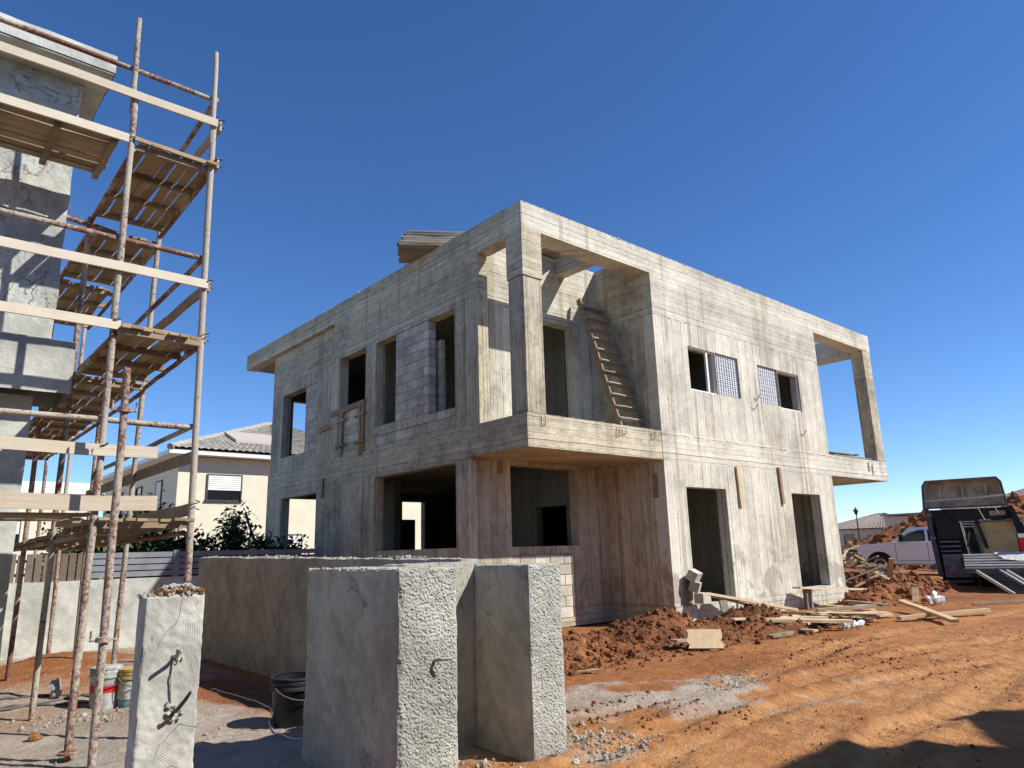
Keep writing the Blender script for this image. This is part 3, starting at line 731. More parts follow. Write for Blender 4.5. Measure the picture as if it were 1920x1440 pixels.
# battens fixed to the house
for nm, a, b, w, h, m, u in (
    ('batten', (14.69, Y0-.03, 2.36), (14.66, Y0-.03, 3.26), .12, .05, 'new_wood', (0, 1, 0)),
    ('batten', (16.56, Y0-.03, 2.45), (16.52, Y0-.03, 3.34), .10, .05, 'red_wood', (0, 1, 0)),
    ('batten', (X0-.025, 16.30, 4.98), (X0-.025, 14.62, 5.03), .13, .03, 'red_wood', (1, 0, 0)),
    ('batten', (X0+.12, 17.25, 4.72), (X0+.12, 16.32, 4.80), .13, .03, 'red_wood', (1, 0, 0)),
    ('batten', (X0-.03, 15.75, 3.85), (X0-.03, 15.72, 4.98), .09, .05, 'old_wood', (1, 0, 0)),
    ('batten', (X0-.03, 14.80, 3.80), (X0-.03, 14.80, 5.02), .07, .05, 'red_wood', (1, 0, 0)),
    ('batten', (X0-.03, 14.68, 3.85), (X0-.03, 14.68, 4.98), .07, .05, 'red_wood', (1, 0, 0)),
    ('cleat', (X0-.07, 15.95, 4.72), (X0-.07, 15.52, 4.74), .07, .04, 'old_wood', (1, 0, 0)),
    ('cleat', (X0-.07, 15.95, 4.10), (X0-.07, 15.52, 4.13), .07, .04, 'old_wood', (1, 0, 0)),
    ('cleat', (X0-.07, 14.98, 4.72), (X0-.07, 14.56, 4.76), .06, .04, 'red_wood', (1, 0, 0)),
    ('cleat', (X0-.07, 14.98, 4.08), (X0-.07, 14.56, 4.11), .06, .04, 'red_wood', (1, 0, 0)),
    ('batten', (X0-.02, 16.75, 2.95), (X0-.02, 16.75, 3.42), .16, .03, 'old_wood', (1, 0, 0)),
    ('batten', (8.93, YT-.02, 2.98), (8.93, YT-.02, 3.22), .09, .03, 'red_wood', (0, 1, 0)),
    ('batten', (XR-.02, 9.25, 2.5), (XR-.02, 9.25, 2.98), .09, .03, 'red_wood', (1, 0, 0))):
    plank(house, nm, a, b, w, h, m, u)
# ladder in the open terrace
ld = thing('ladder', 'crude wooden ladder leaning in the upper corner terrace', 'ladder', (11.4, 9.5, 3.86))
la0, la1 = Vector((11.2, 9.42, 3.87)), Vector((11.2, 10.42, 6.98)); off = Vector((.6, 0, 0))
plank(ld, 'rail', la0, la1, .12, .05, 'ladder_wood', (1, 0, 0)); plank(ld, 'rail', la0+off, la1+off, .12, .05, 'ladder_wood', (1, 0, 0))
for k in range(11):
    q = la0.lerp(la1, .07+k*.085) + Vector((0, -.062, .02)); plank(ld, 'rung', q+Vector((-.06, 0, 0)), q+Vector((.67, 0, 0)), .03, .12, 'grey_wood', (la1-la0).cross(Vector((1, 0, 0))))
# stack of shuttering boards lying across the roof edge
st = thing('timber_stack', 'stack of weathered shuttering boards overhanging the roof parapet', 'timber', (9.2, 11.5, 7.9))
a0, a1 = Vector((7.78, 12.5, 0)), Vector((10.72, 10.55, 0)); dv = (a1-a0).normalized(); nv = Vector((-dv.y, dv.x, 0))
for i in range(10):
    for j in range(5):
        s0 = random.uniform(-.05, .05)+.02*i; z = 7.925+i*.0335
        c = nv*((j-2)*.2+random.uniform(-.015, .015))
        plank(st, 'board', a0+c+dv*s0+Vector((0, 0, z)), a1+c+dv*(s0+random.uniform(-.15, .15))+Vector((0, 0, z)), .205, .034, random.choice(('grey_wood', 'grey_wood', 'old_wood')))
# dark boards on the far balcony
pb = thing('timber_stack', 'dark boards lying on the far right balcony of the bare house', 'timber', (21, 9.6, 3.86))
for k in range(8):
    y = 9.15+random.uniform(0, .8); x = 19.5+random.uniform(0, .6); L = random.uniform(2.2, 2.7); z = 3.88+.035*k
    plank(pb, 'board', (x, y, z), (x+L, y+random.uniform(-.2, .2), z+.01), .15, .03, 'grey_wood')

# ------------------------------------------------------------------ boundary walls in front
def rough_box(mb, a, b, faces, st=.012, lump=0, chip=.0):
    """closed box; every face a displaced grid. faces: side -> (amplitude, noise frequency, material, grid step)"""
    (x0, y0, z0), (x1, y1, z1) = a, b
    F = {'-y': ((x0, y0, z0), (x1-x0, 0, 0), (0, 0, z1-z0)), '-x': ((x0, y1, z0), (0, y0-y1, 0), (0, 0, z1-z0)),
         '+z': ((x0, y0, z1), (x1-x0, 0, 0), (0, y1-y0, 0)), '+x': ((x1, y0, z0), (0, y1-y0, 0), (0, 0, z1-z0)), '+y': ((x1, y1, z0), (x0-x1, 0, 0), (0, 0, z1-z0))}
    for k, (o, u, v) in F.items():
        am, s, mi, sp = (tuple(faces.get(k, (.002, 12, 0)))+(st,))[:4] if len(faces.get(k, (.002, 12, 0))) == 3 else faces[k]
        o, u, v = map(np.array, (o, u, v)); lu, lv = np.linalg.norm(u), np.linalg.norm(v)
        nu, nv_ = max(2, int(lu/sp)), max(2, int(lv/sp)); U, V_ = np.meshgrid(np.linspace(0, 1, nu+1), np.linspace(0, 1, nv_+1), indexing='ij')
        P0 = o+U[..., None]*u+V_[..., None]*v
        n = np.zeros_like(P0)
        for ax, (lo, hi) in enumerate(((x0, x1), (y0, y1), (z0, z1))):
            n[..., ax] = (np.abs(P0[..., ax]-hi) < 1e-6)*1.0-(np.abs(P0[..., ax]-lo) < 1e-6)*1.0
        s1 = P0[..., 0]+.73*P0[..., 1]; s2 = P0[..., 2]+.31*(P0[..., 0]-P0[..., 1])
        e = np.minimum(np.minimum(U, 1-U)*lu, np.minimum(V_, 1-V_)*lv); w = np.clip(e/.02, 0, 1)
        d = w*am*fbm(s1*s, s2*s, 3, 3)*1.25 + lump*fbm(s1*4, s2*4, 9, 3)
        c = chip*np.clip(fbm(s1*7, s2*7, 12, 4)*1.6+.25, 0, 1.5)
        d = d-np.clip(1-e/(.006+c*1.2), 0, 1)*(c*.6+.003)
        Pp = P0+d[..., None]*n
        i = np.arange(nu)[:, None]*(nv_+1)+np.arange(nv_)[None]; q = np.stack([i, i+nv_+1, i+nv_+2, i+1], -1).reshape(-1, 4)
        mb.add(Pp.reshape(-1, 3).tolist(), q.tolist(), mi)
    return mb
bw = thing('boundary_wall', 'rendered concrete boundary wall with stippled gate piers and meter niche', 'wall', (3.4, 5.0, 0))
def crumbs(mb, x0, x1, y0, y1, z, n, rr=(.008, .03)):
    for _ in range(n): chunk(mb, (random.uniform(x0, x1), random.uniform(y0, y1), z), random.uniform(*rr), .6)
part('pier', rough_box(MB(), (2.65, 4.22, -.1), (3.13, 5.59, 1.41), {'-y': (.0075, 105, 1, .0048), '-x': (.004, 12, 0, .014), '+z': (.008, 30, 0, .014)}, st=.03, lump=.004, chip=.03), [M['render'], M['stipple']], bw, True)
part('pier', rough_box(MB(), (3.81, 4.22, -.1), (4.16, 5.4, 1.40), {'-y': (.007, 105, 1, .0048), '-x': (.003, 10, 0, .014), '+z': (.008, 30, 0, .014)}, st=.03, lump=.003, chip=.018), [M['wallr'], M['stipple']], bw, True)
part('niche_back', rough_box(MB(), (3.132, 4.89, -.1), (3.808, 5.3, 1.425), {'-y': (.003, 10, 0), '+z': (.012, 30, 0)}, st=.03), [M['render']], bw, True)
lw = rough_box(MB(), (4.05, 5.402, -.15), (4.27, 12.62, 1.5), {'-x': (.004, 6, 0), '+z': (.012, 20, 0)}, st=.05, lump=.008, chip=.02)
lw.v = [(x, y, z+(.0155*(y-8.8) if z > .7 else 0)) for x, y, z in lw.v]
part('wall_run', lw, [M['wallr']], bw, True)
cm = MB(); crumbs(cm, 2.66, 3.12, 4.25, 5.55, 1.408, 90, (.005, .014)); crumbs(cm, 2.65, 2.69, 4.25, 5.58, 1.408, 60, (.006, .018)); crumbs(cm, 3.82, 4.15, 4.25, 5.3, 1.40, 60, (.005, .014)); crumbs(cm, 3.15, 3.8, 4.9, 5.25, 1.424, 40, (.005, .014))
for _ in range(200):
    y = random.uniform(5.5, 12.5); chunk(cm, (random.uniform(4.05, 4.26), y, 1.5+.0155*(y-8.8)), random.uniform(.006, .02), .5)
for y in (9.7, 6.4):
    for _ in range(40): yy = random.gauss(y, .25); chunk(cm, (random.uniform(4.06, 4.25), yy, 1.505+.0155*(yy-8.8)+random.uniform(0, .015)), random.uniform(.01, .025), .6)
part('mortar_crumbs', cm, M['rubble'], bw, kind='stuff')
part('pipe_stub', MB().tube([(2.93, 4.23, .80), (2.95, 4.16, .815), (3.01, 4.12, .812)], [.014, .012, .008], 8), M['combed'], bw, True)
gp = thing('gate_pier', 'slim gate pier combed with grey adhesive and bent conduit stubs', 'pier', (1.3, 4.45, 0))
part('shaft', rough_box(MB(), (1.148, 4.40, -.1), (1.462, 4.555, 1.315), {'-y': (.003, 30, 0), '-x': (.003, 30, 0), '+x': (.006, 30, 0), '+z': (.008, 30, 0)}, st=.008, lump=.0018, chip=.014), [M['combed']], gp, True)
cm = MB(); crumbs(cm, 1.14, 1.46, 4.40, 4.55, 1.32, 150, (.008, .022)); crumbs(cm, 1.23, 1.43, 4.42, 4.54, 1.34, 130, (.010, .026)); crumbs(cm, 1.27, 1.40, 4.43, 4.53, 1.36, 70, (.01, .02))
part('loose_mortar', cm, M['rubble'], gp, kind='stuff')
cm = MB(); crumbs(cm, 1.2, 1.44, 4.40, 4.54, 1.335, 60, (.012, .024)); part('loose_clay', cm, M['dig'], gp, kind='stuff')
part('conduit_stub', MB().tube([(1.322, 4.41, .985), (1.318, 4.35, 1.0), (1.296, 4.27, 1.045)], [.011, .010, .009], 8), M['combed'], gp, True)
part('conduit_stub', MB().tube([(1.335, 4.41, .70), (1.335, 4.35, .715), (1.358, 4.28, .78), (1.372, 4.25, .82)], [.012, .011, .010, .008], 8), M['hose'], gp, True)
part('wire', MB().tube([(1.315, 4.392, .985), (1.306, 4.387, .88), (1.314, 4.392, .78), (1.318, 4.386, .74)], .005, 6), M['combed'], gp, True)
cm = MB()
for (x, z, n) in ((1.315, .735, 12), (1.342, .68, 16), (1.335, .98, 12), (1.365, .70, 10)):
    for _ in range(n): chunk(cm, (random.gauss(x, .012), 4.392+random.uniform(-.006, .006), random.gauss(z, .012)), random.uniform(.006, .016), 1)
part('adhesive_blobs', cm, M['combed'], gp, kind='stuff')

# ------------------------------------------------------------------ plastered house at left
lh = thing('plastered_house', 'half plastered grey house behind the scaffold with overhanging flat roof', 'house', (0, 9, 0))
part('upper_wall', rough_box(MB(), (-3.5, 8.0, 3.61), (1.03, 8.6, 6.515), {'-y': (.006, 5, 0)}, st=.035, lump=.012), [M['lplaster']], lh, True)
part('upper_wall', MB().box((-3.5, 8.602, 3.61), (1.028, 16, 6.515)), M['lplaster'], lh)
part('band', rough_box(MB(), (-3.5, 7.77, 3.08), (1.205, 8.6, 3.605), {'-y': (.004, 6, 0)}, st=.03, lump=.006), [M['band']], lh, True)
part('lower_wall', rough_box(MB(), (-3.5, 8.0, -.2), (.94, 8.6, 3.078), {'-y': (.004, 5, 0)}, st=.05, lump=.006), [M['band']], lh, True)
part('lower_wall', MB().box((-3.5, 8.602, -.2), (.938, 16, 3.60)), M['band'], lh)
part('roof_slab', rough_box(MB(), (-3.5, 7.61, 6.52), (1.255, 17, 6.73), {'-y': (.006, 8, 0)}, st=.05, lump=.008), [M['band']], lh, True)
part('roof_soffit', MB().box((-3.49, 7.625, 6.505), (1.24, 16.9, 6.521)), M['band'], lh)

# ------------------------------------------------------------------ scaffold
sc = thing('scaffold', 'tall timber and steel pipe scaffold with plank decks wrapping the plastered house', 'scaffold', (1.7, 7.5, 0))
def pole(x, y, z0, z1, mat, dx=0, dy=0, r=.029, name='pole'):
    n = 7
    part(name, MB().tube([(x+dx*(i/n)+random.uniform(-.004, .004), y+dy*i/n, z0+(z1-z0)*i/n) for i in range(n+1)], r, 12, wob=.05), M[mat], sc, True)
pole(1.343, 6.98, .06, 2.3, 'pole_b', .012, 0, .031); pole(1.36, 6.98, 2.2, 5.95, 'pole_a', -.02); pole(1.325, 6.98, 5.75, 6.80, 'pole_b', -.03, 0, .025)
pole(2.17, 6.98, .0, 5.9, 'pole_c', -.09, 0, .031); pole(2.075, 6.98, 5.7, 6.78, 'pole_c', -.02, 0, .026)
pole(1.44, 6.60, .0, 3.12, 'pole_a', -.02, 0, .031)
for y, x, z1 in ((8.85, 1.36, 5.35), (10.75, 1.36, 5.0), (12.6, 1.36, 4.6)): pole(x, y, H(x, y)-.02, z1, random.choice(('pole_a', 'pole_b')), -.01, -.1)
for y, x, z1 in ((9.2, 2.12, 5.6), (11.07, 2.1, 3.7), (12.95, 2.1, 5.6), (15.1, 2.1, 4.9)): pole(x, y, H(x, y)-.02, z1, 'pole_a', -.01, -.35 if y < 10 else 0)
# jack collars and base plate
def collar(x, y, z, w=.085):
    c = MB().lathe((x, y, z), [(.03, 0), (w*.62, .0), (w*.62, .035), (.03, .04)], 14)
    for s in (-1, 1):
        c.tube([(x+s*w*.45, y, z+.02), (x+s*w, y, z+.012), (x+s*w, y, z+.09)], [.012, .012, .008], 8)
    part('jack_collar', c, M['pole_a'], sc, True)
collar(1.425, 6.60, 2.74, .09); collar(1.435, 6.60, .90, .09)
bp = MB().lathe((1.343, 6.98, .045), [(.001, 0), (.075, .0), (.075, .016), (.001, .02)], 16).tube([(1.343, 6.98, -.02), (1.343, 6.98, .08)], .02, 10)
part('base_plate', bp, M['pole_b'], sc, True)
def pipe(p0, p1, mat='pole_a', r=.026):
    p0 = Vector(p0); p1 = Vector(p1); n = 8
    part('ledger', MB().tube([p0.lerp(p1, i/n)+Vector((0, 0, random.uniform(-.006, .006))) for i in range(n+1)], r, 10, wob=.05), M[mat], sc, True)
# front run: guard rails and boards
XL = -1.2
for z, m in ((6.25, 'pole_b'), (4.46, 'pole_b'), (2.74, 'pole_a')):
    pipe((XL, 7.02, z), (2.09, 7.02, z-.01), m)
    pipe((2.10, 7.0, z+.0), (2.12, 11.2 if z < 6 else 8.4, z-.02), 'pole_a' if z < 3 else 'pole_b')
for z, x1, hgt, mat in ((5.93, 2.11, .10, 'new_wood'), (4.15, 2.13, .10, 'new_wood'), (5.445, 1.31, .10, 'new_wood'), (3.59, 1.40, .10, 'new_wood'), (2.46, 1.80, .12, 'new_wood'), (2.01, 1.83, .15, 'new_wood')):
    plank(sc, 'guard_board', (XL, 6.935, z), (x1, 6.935, z), .024, hgt*.85, 'pale_wood')
plank(sc, 'toe_board', (1.36, 6.94, 5.47), (2.1, 6.94, 5.45), .022, .04, 'deck'); plank(sc, 'toe_board', (1.42, 6.94, 3.60), (2.1, 6.94, 3.58), .022, .04, 'deck')
for z, y1 in ((5.93, 8.3), (4.15, 9.0), (2.46, 11.6), (3.62, 7.5), (5.5, 7.4), (1.97, 8.8)):
    plank(sc, 'guard_board', (2.15, 6.96, z), (2.13, y1, z-.01), .024, .11, 'old_wood')
# plank decks
def deck(x0, x1, y0, y1, z, along, w=.088, gap=.02, mat='deck', bearers=4, tail=0):
    if along == 'y':
        x = x0
        while x < x1-.03:
            ww = w*random.uniform(.85, 1.12); d = random.uniform(-.05, .05)
            plank(sc, 'deck_plank', (x+ww/2, y0+d-.02, z+random.uniform(0, .012)), (x+ww/2+random.uniform(-.012, .012), y1+random.uniform(0, .12), z+random.uniform(0, .012)), ww, .026, mat)
            x += ww+gap*random.uniform(.2, 1.7)
        for k in range(bearers):
            y = y0+.04+(y1-y0-.08)*k/(bearers-1); plank(sc, 'bearer', (x0-.02, y, z-.04), (x1+.03, y, z-.04), .05, .05, 'ladder_wood')
    else:
        y = y0
        while y < y1-.03:
            ww = w*random.uniform(.9, 1.3)
            plank(sc, 'deck_plank', (x0, y+ww/2, z+random.uniform(0, .012)), (x1-random.uniform(0, .1), y+ww/2, z+random.uniform(0, .012)), ww, .026, mat)
            y += ww+gap*random.uniform(.3, 1.6)
        for k in range(bearers):
            x = x0+.1+(x1-x0-.2)*k/(bearers-1); plank(sc, 'bearer', (x, y0, z-.04), (x, y1+.02, z-.04), .055, .045, 'ladder_wood')
deck(1.41, 2.08, 6.96, 8.75, 5.44, 'y'); deck(XL, 1.30, 6.99, 7.80, 5.43, 'x', bearers=6)
deck(1.40, 2.06, 6.90, 8.72, 3.575, 'y'); deck(1.40, 2.06, 8.95, 10.6, 5.30, 'y'); deck(1.40, 2.06, 8.90, 10.9, 3.52, 'y')
deck(1.40, 2.06, 10.75, 12.6, 5.22, 'y'); deck(1.40, 2.06, 11.05, 12.9, 3.44, 'y'); deck(1.40, 2.06, 13.05, 15.0, 3.38, 'y', bearers=3)
deck(1.38, 2.12, 6.96, 8.4, 1.86, 'y'); deck(XL, 1.33, 6.99, 7.75, 1.90, 'x', bearers=5); deck(1.38, 2.1, 8.5, 10.6, 1.80, 'y'); deck(1.38, 2.1, 10.7, 12.6, 1.78, 'y', bearers=3)
for x, y0, y1, z in ((1.37, 6.98, 8.8, 5.38), (2.10, 7.0, 8.8, 5.38), (1.37, 6.98, 8.8, 3.51), (2.09, 7.0, 8.8, 3.51), (1.37, 8.8, 12.6, 5.22), (2.09, 8.8, 12.6, 5.21), (1.37, 8.8, 15.0, 3.44), (2.09, 8.8, 15.0, 3.42), (1.37, 7.0, 12.6, 1.75), (2.10, 7.02, 12.6, 1.75)):
    pipe((x, y0, z), (x, y1, z-.05), 'pole_b', .024)
pipe((.95, 8.75, 5.30), (1.62, 8.72, 5.22), 'pole_a', .028)
part('tie_wire', MB().tube([(1.02, 8.3, 5.27), (1.18, 8.5, 5.2), (1.36, 8.7, 5.12)], .004, 5).tube([(1.02, 8.3, 5.28), (1.36, 8.72, 5.24)], .004, 5), M['alu'], sc)
for x, y, z in ((2.14, 6.95, 5.95), (2.14, 6.95, 5.5), (2.14, 6.95, 4.17), (2.14, 6.95, 3.62), (1.36, 6.95, 3.62), (1.36, 6.95, 2.48), (2.16, 6.95, 2.0), (1.34, 6.96, 5.45)):
    part('rope_lashing', MB().tube([(x+.04*math.cos(a), y+.04*math.sin(a), z+.012*a-.04) for a in [k*.7 for k in range(14)]], .005, 5), M['rubber'], sc)

# ------------------------------------------------------------------ fence and back garden
bk = thing('garden_wall', 'low pale rendered wall at the back of the yard below the slat fence', 'wall', (3, 15, 0))
part('wall_run', holed('y', 14.95, 15.15, -3.0, 8.1, -.1, 1.22, []), M['band'], bk)
pf = thing('picket_fence', 'brown upright picket fence on the low wall behind the scaffold poles', 'fence', (2, 15, 1.22))
x = -.6
while x < 2.75:
    part('picket', MB().box((x, 15.0, 1.225), (x+.105, 15.025, 1.69+random.uniform(-.01, .01))), M['fence_w'], pf); x += .128
for z in (1.32, 1.55): part('rail', MB().box((-.6, 15.027, z), (2.8, 15.06, z+.05)), M['fence_w'], pf)
sf = thing('slat_fence', 'bluish grey horizontal slat fence on the low wall behind the gate pier', 'fence', (5, 15, 1.22))
for px_ in (2.9, 4.4, 5.9, 7.4): part('post', MB().box((px_-.06, 15.0, 1.225), (px_+.06, 15.08, 1.72)), M['fence_b'], sf)
for z in (1.25, 1.365, 1.48, 1.595):
    for a, b in ((2.96, 4.34), (4.46, 5.84), (5.96, 7.34)): part('slat', MB().box((a, 15.02, z), (b, 15.05, z+.095)), M['fence_b'], sf)
def shrub(name, label, x, y, z0, h, r, n, mat, seed, group='garden shrubs behind the fence'):
    rr = random.Random(seed); t = thing(name, label, 'shrub', (x, y, z0), group)
    st_ = MB(); tips = []
    for k in range(9):
        a = rr.uniform(0, 6.28); e = Vector((x+r*.75*math.cos(a)*rr.random(), y+r*.75*math.sin(a)*rr.random(), z0+h*rr.uniform(.45, 1.0)))
        mid = Vector((x, y, z0)).lerp(e, .5)+Vector((rr.uniform(-.1, .1), rr.uniform(-.1, .1), 0)); st_.tube([(x, y, z0), mid, e], [.035, .022, .008], 6); tips += [mid, e, mid.lerp(e, .5)]
    part('stem', st_, M['bark'], t, True)
    lf = MB()
    for _ in range(n):
        c = rr.choice(tips)+Vector((rr.gauss(0, r*.22), rr.gauss(0, r*.22), rr.gauss(0, h*.09)))
        a = Euler((rr.uniform(-1, 1), rr.uniform(-1, 1), rr.uniform(0, 6.3))).to_matrix(); s = rr.uniform(.05, .10)
        pts = [Vector((-s, 0, 0)), Vector((0, -s*.45, s*.1)), Vector((s, 0, 0)), Vector((0, s*.45, s*.1))]
        lf.add([c+a @ p for p in pts], [(0, 1, 2, 3)])
    part('foliage', lf, M[mat], t)
shrub('shrub', 'tall dark leafy shrub rising before the cream house wall', 6.0, 16.6, .3, 2.35, .75, 2300, 'leafd', 1)
shrub('shrub', 'dark leafy shrub half hidden behind the steel rods at the house corner', 7.1, 16.9, .3, 1.5, .8, 3200, 'leafd', 2)
shrub('shrub', 'dark broad shrub behind the scaffold deck next to the slat fence', 4.5, 17.0, .3, 2.3, 1.1, 6000, 'leafd', 3)
shrub('shrub', 'light green bushy shrub above the brown pickets', 3.0, 17.2, .3, 1.9, 1.0, 4500, 'leafl', 4)
shrub('shrub', 'low dark shrub growing between the tall shrub and the broad one', 5.3, 17.3, .3, 1.6, .7, 3500, 'leafd', 5)

# ------------------------------------------------------------------ neighbouring houses
def tiled(parent, mat, quad, nx, ny, wave=.045):
    """barrel-tile slope: quad a-b eave, d-c ridge"""
    a, b, c, d = [Vector(q) for q in quad]; mb = MB(); nrm = (b-a).cross(d-a).normalized()
    k = 5; vs = []
    cols = nx*k+1; rows = ny*2
    for j in range(rows):
        t = min(1, (j//2 + (1 if j % 2 else 0))/ny); lift = (.028 if j % 2 == 0 else 0.0)
        for i in range(cols):
            s = i/(cols-1); p = a.lerp(b, s).lerp(d.lerp(c, s), t)
            vs.append(p+nrm*(wave*abs(math.sin(math.pi*i/k))+lift))
    fs = [(j*cols+i, j*cols+i+1, (j+1)*cols+i+1, (j+1)*cols+i) for j in range(rows-1) for i in range(cols-1)]
    mb.add(vs, fs); return part('tile_slope', mb, M[mat], parent)
def window(parent, ax, face, u0, u1, z0, z1, shut=.55, sgn=-1):
    f = MB(); e = .05
    def bx(a0, a1, c0, c1, d0, d1): return ((a0, face+sgn*d1, c0), (a1, face+sgn*d0, c1)) if ax == 'y' else ((face+sgn*d1, a0, c0), (face+sgn*d0, a1, c1))
    def B(mb, *q):
        p, r = bx(*q); lo = tuple(min(i, j) for i, j in zip(p, r)); hi = tuple(max(i, j) for i, j in zip(p, r)); mb.box(lo, hi)
    B(f, u0-e, u0, z0, z1, .0, .06); B(f, u1, u1+e, z0, z1, 0, .06); B(f, u0-e, u1+e, z1, z1+e, 0, .06); B(f, u0-e-.05, u1+e+.05, z0-e, z0, 0, .1)
    w = part('window', f, M['dgrey'], parent)
    g_ = MB(); B(g_, u0, u1, z0, z1, .004, .015); part('pane', g_, M['glass'], w)
    if shut:
        z = z1
        while z > z1-(z1-z0)*shut:
            s_ = MB(); B(s_, u0+.01, u1-.01, z-.085, z-.008, .016, .045); part('slat', s_, M['white'], w); z -= .09
    return w
bh = thing('house', 'cream rendered house with grey tiled hip roof behind the yard', 'house', (9, 31, 0))
part('wall', MB().box((8.95, 31.2, 0), (22, 44, 5.75)), M['cream'], bh)
part('eave', MB().box((8.4, 30.62, 5.78), (22.6, 44.6, 5.93)), M['white'], bh)
rf = part('roof', MB().add([(8.42, 30.64, 5.95), (22.58, 30.64, 5.95), (22.58, 44.58, 5.95), (8.42, 44.58, 5.95), (15.3, 37.6, 8.55), (15.7, 37.6, 8.55)], [(0, 1, 5, 4), (1, 2, 5), (2, 3, 4, 5), (3, 0, 4)]), M['tile'], bh)
tiled(rf, 'tile', ((8.42, 30.6, 6.0), (22.58, 30.6, 6.0), (15.75, 37.6, 8.61), (15.25, 37.6, 8.61)), 48, 20)
part('ridge_cap', MB().tube([(8.4, 30.62, 6.03), (15.3, 37.6, 8.65)], .14, 8), M['rubble'], rf, True)
sp = part('solar_panel', MB().add([(11.6, 32.2, 6.78), (13.8, 32.2, 6.78), (13.8, 33.9, 7.42), (11.6, 33.9, 7.42), (11.6, 32.2, 6.65), (13.8, 32.2, 6.65), (13.8, 33.9, 7.29), (11.6, 33.9, 7.29)], [(0, 1, 2, 3), (4, 7, 6, 5), (0, 4, 5, 1), (1, 5, 6, 2), (2, 6, 7, 3), (3, 7, 4, 0)]), M['solar'], rf)
window(bh, 'y', 31.2, 10.16, 11.55, 3.98, 5.02); window(bh, 'x', 8.95, 33.3, 34.1, 3.4, 4.9, .6); window(bh, 'x', 8.95, 36.5, 37.4, 3.4, 4.9, 0); window(bh, 'x', 8.95, 40, 41.2, 3.4, 4.9, .8)
window(bh, 'y', 31.2, 13.2, 14.4, 1.2, 2.5, .4)
b2 = thing('house', 'long pale flat roofed house far behind the scaffold', 'house', (6, 52, 0))
part('wall', MB().box((-4, 50, 0), (9.6, 60, 5.6)), M['cream'], b2); part('parapet', MB().box((-4.1, 49.9, 5.62), (9.7, 60.1, 6.3)), M['white'], b2)
part('cornice', MB().box((-4.15, 49.8, 5.35), (9.75, 49.98, 5.45)), M['dgrey'], b2)
for u in (1.0, 4.6): window(b2, 'y', 50, u, u+1.4, 2.6, 4.0, .5)
# far right houses
def hip(name, label, x0, x1, y0, y1, zb, ze, zr, wm, tm, nt, wins):
    h = thing(name, label, 'house', ((x0+x1)/2, (y0+y1)/2, zb)); part('wall', MB().box((x0, y0, zb), (x1, y1, ze)), M[wm], h)
    e = .5; cx = (x0+x1)/2; iy = min((x1-x0)/2, (y1-y0)/2-.5)
    A = [(x0-e, y0-e, ze), (x1+e, y0-e, ze), (x1+e, y1+e, ze), (x0-e, y1+e, ze), (cx, y0+iy, zr), (cx, y1-iy, zr)]
    r = part('roof', MB().add(A, [(0, 1, 4), (1, 2, 5, 4), (2, 3, 5), (3, 0, 4, 5), (3, 2, 1, 0)]), M[tm], h)
    up_ = Vector((0, 0, .05))
    tiled(r, tm, (Vector(A[3])+up_, Vector(A[0])+up_, Vector(A[4])+up_, Vector(A[5])+up_), nt, 14, .06)
    tiled(r, tm, (Vector(A[0])+up_, Vector(A[1])+up_, Vector(A[4])+up_, Vector(A[4])+up_*1.01), nt//2, 14, .06)
    for i, j in ((0, 4), (3, 5), (4, 5)): part('ridge_cap', MB().tube([Vector(A[i])+up_, Vector(A[j])+up_], .13, 6), M[tm], r, True)
    for q in wins: window(h, *q)
    return h
hip('house', 'tan house with brown tiled hip roof at the right edge behind the clay heap', 62, 74, 5.5, 19.0, 0, 3.5, 6.0, 'tan', 'tile_b', 44, [('x', 62, 12.5, 13.3, 2.2, 3.0, 0), ('x', 62, 9.5, 11, 1.4, 2.8, .5)])
hip('house', 'distant pale house with low brown roof beyond the street lamp', 92, 104, 34.0, 45.5, 0, 3.0, 4.9, 'cream', 'tile_b', 30, [('x', 92, 37, 38.2, 1.2, 2.4, 0), ('x', 92, 41, 42.2, 1.2, 2.4, 0)])
b3 = thing('house', 'distant cream box house beside the street lamp', 'house', (94, 35, 0))
part('wall', MB().box((88, 32.2, 0), (96, 35.4, 4.2)), M['cream'], b3); part('annex', MB().box((87.5, 30.0, 0), (95, 32.1, 4.3)), M['tan'], b3); part('roof', MB().box((87.2, 29.8, 4.32), (96.2, 35.6, 4.5)), M['tan'], b3)
window(b3, 'x', 88, 33, 34, 1.6, 2.8, .3)
b4 = thing('house', 'distant flat roofed house behind the tall clay heap', 'house', (90, 25, 0))
part('wall', MB().box((86, 18, 0), (97, 28.6, 4.6)), M['tan'], b4); part('parapet', MB().box((85.9, 17.9, 4.62), (97.1, 28.7, 4.95)), M['white'], b4)
window(b4, 'x', 86, 24, 25.2, 2.0, 3.4, .3)
lm = thing('street_lamp', 'slender black street lamp with lantern head before the distant houses', 'street lamp', (64.1, 28.1, 0))
part('post', MB().tube([(64.1, 28.1, 0), (64.1, 28.1, .8), (64.1, 28.1, 3.8)], [.09, .06, .045], 10), M['black_m'], lm, True)
part('lantern', MB().lathe((64.1, 28.1, 3.8), [(.05, 0), (.12, .05), (.2, .34)], 8), M['glass'], lm)
part('lantern_cap', MB().lathe((64.1, 28.1, 4.14), [(.26, 0), (.2, .06), (.06, .2), (.03, .32), (.0, .34)], 8), M['black_m'], lm)

